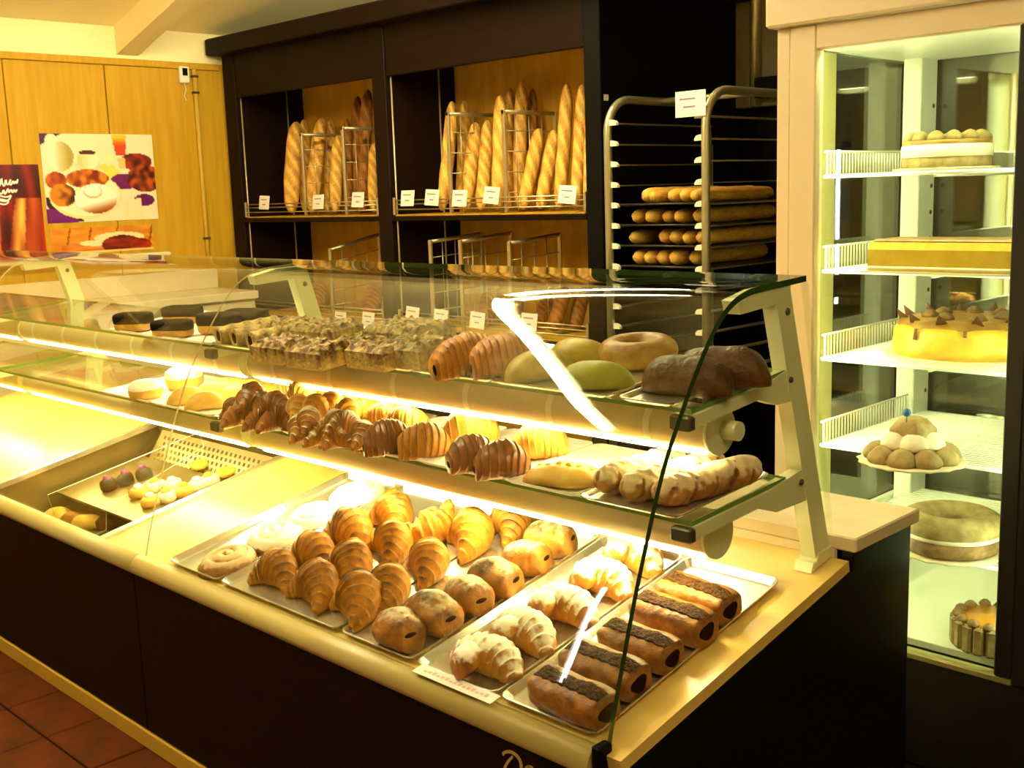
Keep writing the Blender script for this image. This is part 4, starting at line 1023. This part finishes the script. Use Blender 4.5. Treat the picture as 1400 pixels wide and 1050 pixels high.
def stick_mesh(seed):
    b = baguette_mesh(seed, 6); N, n = 130, 26
    for i in range(N):
        u = i/(N-1); s_ = -1+2*u; e0 = max(.06,(1-abs(s_)**5)**.5); e1 = max(.12,(1-abs(s_)**14)**.5)
        for k in range(n):
            x, y, z = b.v[i*n+k]; cy = .10*math.sin(2.2*u+seed); cz = .08*math.sin(3*u+2*seed)
            b.v[i*n+k] = (x, (y-cy)*e1/e0+cy*.4, (z-cz)*e1/e0); b.bake[i*n+k] -= .35*max(0,1-u*6)
    return b
lm = [set_mesh(stick_mesh(k*2.2+3),'stick_bread',BR['bag']) for k in range(3)]
for li, xs in levels.items():
    z = LV[li]-.0076
    t = MB(); t.rbox((RX0+.018,RY0+.012,0),(RX1-.018,RY1-.03,.003),.001); t.tube([(RX0+.02,RY0+.014,.003),(RX1-.02,RY0+.014,.003)],.004,6)
    to = t.build('rack_sheet', blk); to.location = (0,0,z); tag(to,('topmost','second','third','lowest')[li-4]+' dark baking sheet with bread sticks on the rack','tray','sheets on the bakery rack')
    for i, px in enumerate(xs):
        yy = 281+28*(li-4)-10
        q = atY(px, yy, RY0+.06); w = .056+.005*random.uniform(-1,1)
        if li == 4: w *= .95
        o = link(bpy.data.objects.new('stick_bread', lm[(i+li)%2 if li in (4,5) else 2-(i%2)])); x = min(max(q.x,RX0+.05),RX1-.04)
        o.location = (x, RY0+.025+random.uniform(0,.04), z+.003+w*.53); o.rotation_euler = (random.uniform(-.4,.4),0,PI/2+random.uniform(-.04,.04)); L = .50+random.uniform(-.03,.03); o.scale = (L,w,w)
        o.rotation_euler = Euler((0,0,PI/2+random.uniform(-.03,.03)))
        tag(o,ORD[i]+' long bread stick from the cabinet side on the '+('topmost','second','third','lowest')[li-4]+' filled rack sheet','bread','bread sticks on the rack')
# card hanging on the rack
o = link(bpy.data.objects.new('rack_card', set_mesh(MB().rbox((-.062,-.001,0),(.062,.001,.085),.0004),'rack_card',MT['paper']))); q = atY(944,142,RY0-.02); o.location = q-Vector((0,0,.042)); tag(o,'white price card on the top of the bakery rack','price card')
part('print_line', MT['ink'], o, lambda b: (b.box((-.045,-.0016,.056),(.02,-.001,.062)), b.box((-.03,-.0016,.030),(.02,-.001,.036))))
o = link(bpy.data.objects.new('cabinet_label', set_mesh(MB().rbox((0,-.013,-.011),(.0015,.013,.011),.0004),'cabinet_label',MT['paper']))); o.location = Vector((-1.697,2.03,atX(822,133,-1.697).z)); tag(o,'small white label on the dark side of the bread cabinet','label')

# ------------------------------------------------------------------ glass display fridge
YF = 1.15; FX0, FX1 = -.440, .225; FYB = 1.84
FR = empty('cake_fridge', (-.1,1.15,0)); tag(FR,'tall glass cake fridge with cream frame and lit white interior','fridge')
OFF2 = Vector((-.1,1.15,0))
def fp(name, m, fn, parent=None):
    b = MB(); fn(b); b.v = [tuple(Vector(p)-OFF2) for p in b.v]; return b.build(name, m, parent or FR)
fp('base', MT['fbase'], lambda b: b.rbox((FX0,YF-.002,.0),(FX1,FYB,.262),.004))
fp('header', MT['fridgefr'], lambda b: b.rbox((FX0-.014,YF-.03,1.690),(FX1,FYB,2.02),.005))
fp('stile', MT['fridgefr'], lambda b: b.rbox((FX0,YF,.262),(FX0+.035,YF+.05,1.690),.003))
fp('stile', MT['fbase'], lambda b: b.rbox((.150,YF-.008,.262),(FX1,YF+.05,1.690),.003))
dr = fp('door', MT['fridgefr'], lambda b: (b.rbox((FX0+.037,YF-.006,.262),(-.336,YF+.03,1.688),.003), b.rbox((-.336,YF-.006,1.634),(.150,YF+.03,1.688),.003)))
fp('door_sill', MT['ftrim'], lambda b: b.rbox((-.336,YF-.004,.256),(.150,YF+.03,.272),.003), dr)
fp('door_edge', MT['fbase'], lambda b: b.rbox((.112,YF-.007,.272),(.150,YF+.03,1.634),.003), dr)
fp('door_glass', MT['glass'], lambda b: b.box((-.336,YF+.008,.272),(.112,YF+.016,1.634)), dr)
# interior
IX0, IX1 = -.405, .190
fp('corner_post', MT['ftrim'], lambda b: b.rbox((FX0+.012,YF+.054,.28),(FX0+.030,1.372,1.648),.003))
fp('corner_post', MT['fwhite'], lambda b: b.rbox((IX0,FYB-.13,.28),(IX0+.050,FYB-.035,1.68),.003))
fp('corner_post', MT['fwhite'], lambda b: b.rbox((IX1-.05,FYB-.13,.28),(IX1,FYB-.035,1.68),.003))
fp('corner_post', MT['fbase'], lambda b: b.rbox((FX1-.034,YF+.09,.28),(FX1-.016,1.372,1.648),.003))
fp('side_glass', MT['fglass'], lambda b: b.box((FX0+.004,YF+.055,.47),(FX0+.010,FYB-.06,1.68)))
fp('side_glass', MT['fglass'], lambda b: b.box((FX1-.014,YF+.055,.47),(FX1-.008,FYB-.06,1.68)))
fp('rear_glass', MT['fglass'], lambda b: b.box((FX0+.04,FYB-.022,.47),(FX1-.04,FYB-.016,1.68)))
fp('inner_ceiling', MT['fwhite'], lambda b: b.rbox((FX0+.012,YF+.075,1.650),(FX1-.016,FYB-.03,1.688),.002))
def tubf(b):
    b.rbox((FX0+.012,YF+.055,.264),(FX1-.016,FYB-.03,.283),.002)
    b.rbox((FX0+.012,YF+.10,.283),(FX0+.030,FYB-.03,.470),.002); b.rbox((FX1-.034,YF+.10,.283),(FX1-.016,FYB-.03,.470),.002)
    b.rbox((FX0+.030,FYB-.05,.283),(FX1-.034,FYB-.03,.470),.002)
fp('lower_tub', MT['fwhite'], tubf)
fp('pillar_holes', MT['screw'], lambda b: [b.tube([(IX0+.050,FYB-.055,z),(IX0+.0515,FYB-.055,z)],.006,8) for z in [.55+.07*i for i in range(15)]])
fp('light_strip', MT['tubeF'], lambda b: b.tube([(-.368,YF+.043,.32),(-.368,YF+.043,1.62)],.009,8))
fp('light_strip', MT['tubeF'], lambda b: b.tube([(.170,YF+.064,.32),(.170,YF+.064,1.62)],.009,8))
fp('light_strip', MT['tubeF'], lambda b: b.tube([(-.33,YF+.043,1.660),(.13,YF+.043,1.660)],.010,8))
fp('ceiling_grille', MT['grey'], lambda b: [b.box((.03+.012*i,1.42,1.646),(.036+.012*i,1.52,1.6505)) for i in range(9)])
FZ = (1.352,1.128,.915,.700,.476)
YS0, YS1 = YF+.10, FYB-.06
for zi, z in enumerate(FZ):
    sh = fp('wire_shelf', MT['fwire'], lambda b: (b.tube([(IX0+.035,YS0,z),(IX1-.035,YS0,z)],.0050,6), b.tube([(IX0+.035,YS1,z),(IX1-.035,YS1,z)],.0045,6), b.tube([(IX0+.035,YS0,z),(IX0+.035,YS1,z)],.0045,6), b.tube([(IX1-.035,YS0,z),(IX1-.035,YS1,z)],.0045,6), b.tube([(-.1,YS0,z-.006),(-.1,YS1,z-.006)],.004,6)))
    g = fp('wire_grid', MT['fwire'], lambda b: [b.tube([(IX0+.035,YS0+(YS1-YS0)*i/30,z+.003),(IX1-.035,YS0+(YS1-YS0)*i/30,z+.003)],.0020,5,cap=False) for i in range(1,30)], sh)
    if zi < 4: fp('side_fence', MT['fwire'], lambda b: ([b.tube([(IX0+.035,YS0+.012+.0150*i,z),(IX0+.035,YS0+.012+.0150*i,z+.058)],.0027,5) for i in range(30)], b.tube([(IX0+.035,YS0,z+.058),(IX0+.035,YS1-.02,z+.058)],.003,5)), sh)
# cakes
def fz(px, py, z): return atZ(px, py, z)
def doily(r, z, parent, m=None):
    return part('doily', m or MT['doily'], parent, lambda b: b.lathe([(0,0),(r*.96,0),(r,.004),(r*.97,.006),(0,.003)],48,wob=lambda a,zz: 1+.035*math.cos(16*a)))
def cake(px, py, zi, label, hmid):
    q = atZ(px,py,FZ[zi]+.006+hmid) ; o = empty('cake',(q.x,q.y,FZ[zi]+.0056)); return tag(o,label,'cake')
def rosettes(o, n, rr, z, r, m, name='rosette'):
    me = None
    for k in range(n):
        a = 2*PI*k/n
        if me is None:
            b = MB(); b.lathe([(0,r*1.15),(r*.45,r*1.0),(r*.85,r*.62),(r,r*.25),(r*.85,0),(0,0)],12,wob=lambda t,zz: 1+.08*math.sin(6*t)); me = set_mesh(b,name,m)
        c = link(bpy.data.objects.new(name, me), o); c.location = (rr*math.cos(a),rr*math.sin(a),z); c.rotation_euler = (0,0,a)
r1 = .098
q = atY(1294,215,1.42); c = empty('cake',(q.x,1.42,FZ[0]+.0056)); tag(c,'round layered cream cake with piped rosettes on the top fridge shelf','cake'); doily(.115,0,c)
part('sponge', MT['beigec'], c, lambda b: b.lathe([(0,.004),(r1,.004),(r1*1.01,.03),(0,.03)],40)); part('cream_layer', MT['cream'], c, lambda b: b.lathe([(0,.03),(r1*1.03,.03),(r1*1.04,.045),(r1*1.02,.058),(0,.06)],40))
part('top_layer', MT['caramel'], c, lambda b: b.lathe([(0,.058),(r1,.058),(r1,.068),(0,.070)],40)); rosettes(c,13,r1*.80,.066,.021,MT['beigec'])
c = empty('cake',(.085,1.58,FZ[0]+.0056)); tag(c,'fruit topped tart behind the rosette cake on the top fridge shelf','cake'); doily(.105,0,c)
part('crust', MT['beigec'], c, lambda b: b.lathe([(0,.004),(.085,.004),(.095,.035),(.088,.040),(0,.032)],36)); rosettes(c,9,.062,.036,.020,MT['orange'],'fruit_piece'); rosettes(c,5,.028,.036,.020,MT['brownc'],'berry')
# long glazed yellow cake
q = atZ(1178,372,FZ[1]+.006); c = empty('cake',(q.x+.20,q.y+.075,FZ[1]+.0056)); tag(c,'long yellow sponge cake with browned top on the second fridge shelf','cake')
part('tray_board', MT['doily'], c, lambda b: b.rbox((-.20,-.085,0),(.19,.085,.004),.001)); 
part('sponge', MT['yellowc'], c, lambda b: b.prism([(-.078,.004),(.078,.004),(.074,.055),(.066,.068),(-.066,.068),(-.076,.052)],'x',-.185,.18)); part('cream_layer', MT['cream'], c, lambda b: b.rbox((-.190,-.081,.004),(.183,.081,.018),.006)); part('caramel_top', MT['caramel'], c, lambda b: b.rbox((-.180,-.064,.066),(.176,.064,.074),.005))
# decorated yolk cake
q = atZ(1300,506,FZ[2]+.006); c = empty('cake',(-.105,1.46,FZ[2]+.0056)); c.scale = (1.2,1.2,1.0); tag(c,'yolk yellow cake topped with chocolate shards and nuts on the third fridge shelf','cake')
doily(.16,0,c); part('sponge', MT['yellowc'], c, lambda b: b.lathe([(0,.004),(.138,.004),(.142,.03),(.138,.066),(.13,.076),(0,.078)],44)); part('nut_crust', MT['caramel'], c, lambda b: b.lathe([(.128,.074),(.120,.090),(.05,.092),(0,.092)],40,wob=lambda a,z: 1+.05*math.sin(9*a)))
for k in range(12):
    a = 2*PI*k/12; 
    part('chocolate_shard', MT['leafch'], c, lambda b: b.add([(.118*math.cos(a)-.012,.118*math.sin(a),.084),(.118*math.cos(a)+.014,.118*math.sin(a)+.006,.084),(.135*math.cos(a),.135*math.sin(a),.112),(.118*math.cos(a),.118*math.sin(a)+.003,.090)],[(0,1,2),(0,2,3),(1,3,2),(0,3,1)]))
for k in range(9):
    a = 2*PI*k/9+.2; part('drip', MT['brownc'], c, lambda b: b.tube([(.1405*math.cos(a),.1405*math.sin(a),.076),(.1435*math.cos(a),.1435*math.sin(a),.050+.012*(k%3))],.0035,6))
rosettes(c,7,.07,.088,.018,MT['brownc'],'nut_cluster')
# tall puff crown
c = cake(1247,607,3,'tall pale puff pastry crown with blue pick on a paper doily',.04); doily(.118,0,c)
rosettes(c,9,.074,.004,.036,MT['beigec'],'puff'); rosettes(c,6,.040,.036,.036,MT['cream'],'cream_puff'); part('top_puff', MT['beigec'], c, lambda b: b.lathe([(0,.106),(.03,.100),(.05,.078),(.052,.05),(.03,.03),(0,.03)],26,wob=lambda a,z: 1+.07*math.sin(5*a))); part('pick', MT['blue'], c, lambda b: (b.tube([(.0,-.03,.09),(0,-.03,.116)],.0015,6), b.lathe([(0,.010),(.007,.007),(.009,0),(.007,-.007),(0,-.010)],12,M=Matrix.Translation((0,-.03,.118)))))
c = empty('cake',(.08,1.62,FZ[3]+.0056)); tag(c,'pale tart with chocolate squares behind the puff pastry crown','cake'); doily(.12,0,c); part('crust', MT['beigec'], c, lambda b: b.lathe([(0,.004),(.095,.004),(.105,.028),(.09,.034),(0,.03)],36)); rosettes(c,6,.06,.03,.020,MT['cream'])
for k in range(4): part('chocolate_square', MT['leafch'], c, lambda b: b.rbox((.05*math.cos(k*1.57)-.012,.05*math.sin(k*1.57)-.012,.045),(.05*math.cos(k*1.57)+.012,.05*math.sin(k*1.57)+.012,.053),.002))
# ring cake
def torus(b, Rr, r, z, n1=44, n2=16, sq=1.0):
    vv = []
    for i in range(n1):
        a = 2*PI*i/n1
        for k in range(n2): t = 2*PI*k/n2; d = Rr+r*math.cos(t)*(1+.03*math.sin(7*a)); vv.append((d*math.cos(a),d*math.sin(a),z+r*sq*math.sin(t)))
    b.add(vv,[(i*n2+k,i*n2+(k+1)%n2,((i+1)%n1)*n2+(k+1)%n2,((i+1)%n1)*n2+k) for i in range(n1) for k in range(n2)],0,None,True)
c = cake(1300,735,4,'two layered ring cake with pale crust on the lowest wire shelf',.03); doily(.125,0,c)
part('lower_ring', MT['brownc'], c, lambda b: torus(b,.080,.036,.028,sq=.70)); part('cream_ring', MT['cream'], c, lambda b: torus(b,.080,.033,.048,sq=.35)); part('upper_ring', MT['beigec'], c, lambda b: torus(b,.079,.037,.068,sq=.80))
c = empty('cake',(.075,1.52,FZ[4]+.0056)); tag(c,'tall cream cake with pale dome behind the ring cake','cake'); doily(.10,0,c); part('sponge', MT['yellowc'], c, lambda b: b.lathe([(0,.004),(.075,.004),(.078,.05),(0,.052)],32)); part('dome', MT['beigec'], c, lambda b: b.lathe([(.085,.05),(.090,.07),(.075,.10),(.04,.118),(0,.122)],32,wob=lambda a,z: 1+.03*math.sin(8*a)))
# bottom cake
q = atZ(1352,893,.283); c = empty('cake',(q.x-.012,q.y+.06,.2835)); tag(c,'round cake fenced with biscuits around an orange jelly top at the fridge bottom','cake')
part('sponge', MT['brownc'], c, lambda b: b.lathe([(0,0),(.085,0),(.085,.058),(0,.058)],32)); part('jelly_top', MT['orange'], c, lambda b: b.lathe([(.078,.056),(.076,.064),(0,.066)],32))
bm_ = set_mesh(MB().rbox((-.012,-.006,0),(.012,.006,.064),.005),'biscuit',MT['beigec'])
for k in range(20):
    a = 2*PI*k/20; b_ = link(bpy.data.objects.new('biscuit',bm_),c); b_.location = (.091*math.cos(a),.091*math.sin(a),0); b_.rotation_euler = (0,0,a+PI/2)
rosettes(c,14,.080,.062,.014,MT['brownc'],'nut_cluster')

# ------------------------------------------------------------------ panelled wall: posters, conduit, sensor, ledge, back counter
def s2l(c): return srgb(*c)
def poster(name, y0, y1, z0, z1, nx, nz, fn, label, skew=0):
    vv = []; cols = []
    for j in range(nz+1):
        for i in range(nx+1):
            u = i/nx; v = j/nz; vv.append((WLX+.0035, y0+(y1-y0)*u, z1-(z1-z0)*v)); cols.append(s2l(fn(u,v)))
    n = len(vv)
    vv += [(WLX+.0005,y0,z1),(WLX+.0005,y1,z1),(WLX+.0005,y1,z0),(WLX+.0005,y0,z0)]; cols += [(.6,.5,.4,1)]*4
    fs = [(j*(nx+1)+i,(j+1)*(nx+1)+i,(j+1)*(nx+1)+i+1,j*(nx+1)+i+1) for j in range(nz) for i in range(nx)]
    c = (0,nx,nz*(nx+1)+nx,nz*(nx+1))
    fs += [(n,n+1,n+2,n+3)]+[(c[k],c[(k+1)%4],n+(k+1)%4,n+k) for k in range(4)]
    cen = Vector((WLX+.0035,(y0+y1)/2,z0)); vv = [tuple(Vector(p)-cen) for p in vv]
    me = bpy.data.meshes.new(name); me.from_pydata(vv,[],fs); me.update()
    ca = me.color_attributes.new('print','FLOAT_COLOR','POINT')
    for i, q in enumerate(cols): ca.data[i].color = q
    me.materials.append(MT['print']); o = link(bpy.data.objects.new(name,me)); o.location = cen
    return tag(o,label,'poster')
def mixc(a, b, t): t = max(0,min(1,t)); return tuple(x+(y-x)*t for x,y in zip(a,b))
def breakfast(u, v):
    x = 300+820*u; y = 75+630*v
    c = (240,218,180)
    def el(cx,cy,rx,ry): return ((x-cx)/rx)**2+((y-cy)/ry)**2
    nz = fbm((x*.02,y*.02,1.0))
    if (x-290)/170+(y-70)/90 < 1: c = (70,15,60)
    if el(430,235,95,105) < 1: c = mixc((245,232,200),(170,150,60),(x-380)/110)
    if el(375,120,40,45) < 1: c = (240,228,190)
    if el(630,300,100,40) < 1: c = (225,205,150)
    if el(625,255,78,72) < 1 and y > 205: c = mixc((215,195,120),(245,230,190),(x-560)/100)
    if el(625,207,72,24) < 1: c = (235,220,170)
    if el(625,208,62,17) < 1: c = (70,20,5)
    if 808+.17*(y-75) < x < 922-.10*(y-75) and 78 < y < 228: c = mixc((250,190,20),(235,60,15),(y-100)/60)
    if el(760,270,55,60) < 1 and nz > -.1: c = (245,225,150)
    if el(765,350,75,60) < 1 and nz > -.2: c = (240,210,80)
    if el(880,420,110,60) < 1: c = (110,20,90)
    if el(980,275,125,62) < 1: c = mixc((170,50,10),(70,15,5),.5+nz)
    if el(870,300,45,60) < 1 and nz > -.1: c = (235,190,110)
    if el(1040,400,140,100) < 1: c = mixc((190,80,15),(60,12,5),.5+1.3*nz)
    if el(1020,560,80,45) < 1: c = (95,15,85)
    if el(600,545,300,160) < 1 and y > 440: c = (60,20,40) if y > 520 and x < 560 else c
    if y > 600 and x < 520 and (y-600) > (x-330)*.05: c = (110,20,110)
    if el(590,520,262,165) < 1: c = (235,212,150)
    if el(590,512,246,150) < 1: c = (248,228,185)
    if el(385,405,75,62) < 1: c = mixc((205,95,15),(120,35,5),.5+nz)
    if el(610,395,155,68) < 1: c = mixc((225,130,25),(120,35,5),.5+1.3*nz+.2*math.sin(x*.05))
    if el(425,510,92,82) < 1: c = mixc((210,125,20),(60,12,3),(x-410)/100+nz)
    if el(660,540,155,108) < 1: c = mixc((255,240,215),(150,75,15),(y-560)/70+(x-690)/300)
    if el(640,490,68,48) < 1: c = (255,245,228) if el(640,482,60,40) < 1 else (215,180,130)
    if x > 860 and y > 540 and x < 1000 and y > 540+(1000-x)*.2: c = (235,215,165)
    return c
poster('breakfast_poster',1.032,1.590,1.266,1.676,110,84,breakfast,'breakfast photograph poster with coffee, juice and pastries on pine wall')
def loafp(u, v):
    nz = fbm((u*6,v*6,4.0)); c = mixc((222,150,40),(200,120,25),.5+nz)
    for k in (.16,.36,.62,.97):
        if abs(u-(k+.06*(.5-v))) < .008: c = (130,60,8)
    def el(cx,cy,rx,ry): return ((u-cx)/rx)**2+((v-cy)/ry)**2
    if el(.45,.78,.36,.25) < 1: c = mixc((225,150,60),(180,90,20),.5+nz)
    if el(.66,.45,.25,.22) < 1 or el(.42,.62,.15,.12) < 1: c = (245,215,160)
    if el(.68,.72,.20,.36) < 1: c = mixc((150,45,5),(70,12,4),.5+nz)
    if el(.87,.78,.11,.25) < 1: c = mixc((180,50,10),(110,18,5),.5+nz)
    if v > .93: c = (225,190,110)
    return c
poster('bread_poster',1.037,1.552,1.118,1.240,80,30,loafp,'small poster of rustic bread on planks below the breakfast poster')
def bagp(u, v):
    nz = fbm((u*10,v*2.0,8.0)); c = mixc((150,20,4),(60,2,2),.5+1.2*nz)
    for k,s,w,col in ((.10,.10,.07,(245,190,60)),(.30,.12,.07,(220,60,5)),(.48,.06,.03,(250,170,60)),(.68,.20,.09,(248,190,80)),(.86,.10,.10,(190,80,10)),(1.0,.1,.06,(200,50,10))):
        cc = k+s*(.9-v) if v > .35 else 9
        if abs(u-cc) < w*(.75+.25*v): c = mixc(col,(120,25,5),abs(u-cc)/w*.8+nz*.6)
    if v < .35 and .05 < u < .45: c = mixc((190,70,5),(120,15,4),.5+nz)
    if v < .3 and .44 < u < .52: c = (40,2,6)
    return c
bp_ = poster('baguette_poster',.60,1.014,1.112,1.536,70,80,bagp,'dark red baguette poster with white script on pine wall')
# white script on that poster
def script(b):
    O = Vector((WLX+.0035,(.60+1.014)/2,1.112))
    def Q(px,py): q = atX(px,py,WLX+.0045)-O; return q
    rows = [[(-14,258),(-8,240),(-5,252),(0,256),(2,241),(3,252),(6,256),(8,243),(9,254),(13,250),(15,244),(12,250),(15,254),(18,246),(19,253),(21,247),(23,252),(24,245)],
            [(-12,266),(-6,256),(-2,262),(2,267),(5,258),(6,267),(9,262),(11,257),(12,265),(15,258),(17,265),(19,258),(21,264),(23,259)],
            [(-10,266),(0,268),(10,270),(16,266),(12,274),(4,276),(-6,271),(4,273),(13,275),(8,280),(0,279),(-8,275)]]
    for row in rows:
        P = [Q(*p) for p in row]; P = smooth_path(P,2); b.tube(P,.0042,5)
part('script_print', MT['glaze'], bp_, script)
cdx = empty('conduit',(WLX+.012,1.845,1.0)); tag(cdx,'thin vertical conduit pipe clipped to the pine wall','pipe')
part('pipe', MT['plinth'], cdx, lambda b: b.tube([(0,0,-.1),(0,0,1.0)],.011,10))
for z in (.15,.88,.96): part('pipe_clip', MT['screw'], cdx, lambda b: b.rbox((-.012,-.016,z),(.013,.018,z+.012),.002))
sn = empty('wall_sensor',(WLX,1.787,1.93)); tag(sn,'small white wall sensor with dark display near the conduit','sensor')
part('case', MT['plastic'], sn, lambda b: b.rbox((.001,-.026,0),(.026,.026,.082),.005)); part('display', MT['black'], sn, lambda b: b.rbox((.026,-.014,.036),(.0275,.014,.072),.001)); part('cable', MT['plastic'], sn, lambda b: b.tube([(.01,.0,0),(.012,.006,-.03),(.01,-.004,-.06),(.01,.004,-.085)],.0025,6))
o = part('wall_ledge', MT['marble'], None, lambda b: b.rbox((WLX+.001,.2,1.086),(WLX+.085,1.60,1.104),.004)); tag(o,'narrow cream ledge under the posters on the pine wall','ledge')
bc = empty('back_counter',(-4.0,.9,0)); tag(bc,'low cream back counter standing against the pine wall','counter')
part('worktop', MT['marble'], bc, lambda b: b.rbox((-.24,-.75,.86),(.16,.98,.90),.004)); part('carcass', MT['fridgefr'], bc, lambda b: b.rbox((-.24,-.74,0),(.14,.97,.86),.004)); part('upstand', MT['marble'], bc, lambda b: b.rbox((-.243,-.75,.90),(-.215,.98,1.0),.003))
# duct in the dark corner behind the rack
dk = empty('wall_duct',(-1.35,2.86,1.6)); tag(dk,'grey metal duct with switch box in the dark corner behind the rack','duct')
q = atY(1036,60,2.86)
part('duct', MT['grey'], dk, lambda b: b.rbox((q.x+1.35-.12,0,.05),(q.x+1.35+.10,.05,.9),.004)); part('pipe', MT['wire'], dk, lambda b: b.tube([(q.x+1.35,-.02,.05),(q.x+1.35,-.02,.9)],.022,10)); part('switch_box', MT['black'], dk, lambda b: b.rbox((q.x+1.35+.02,-.06,.08),(q.x+1.35+.2,.0,.16),.004))
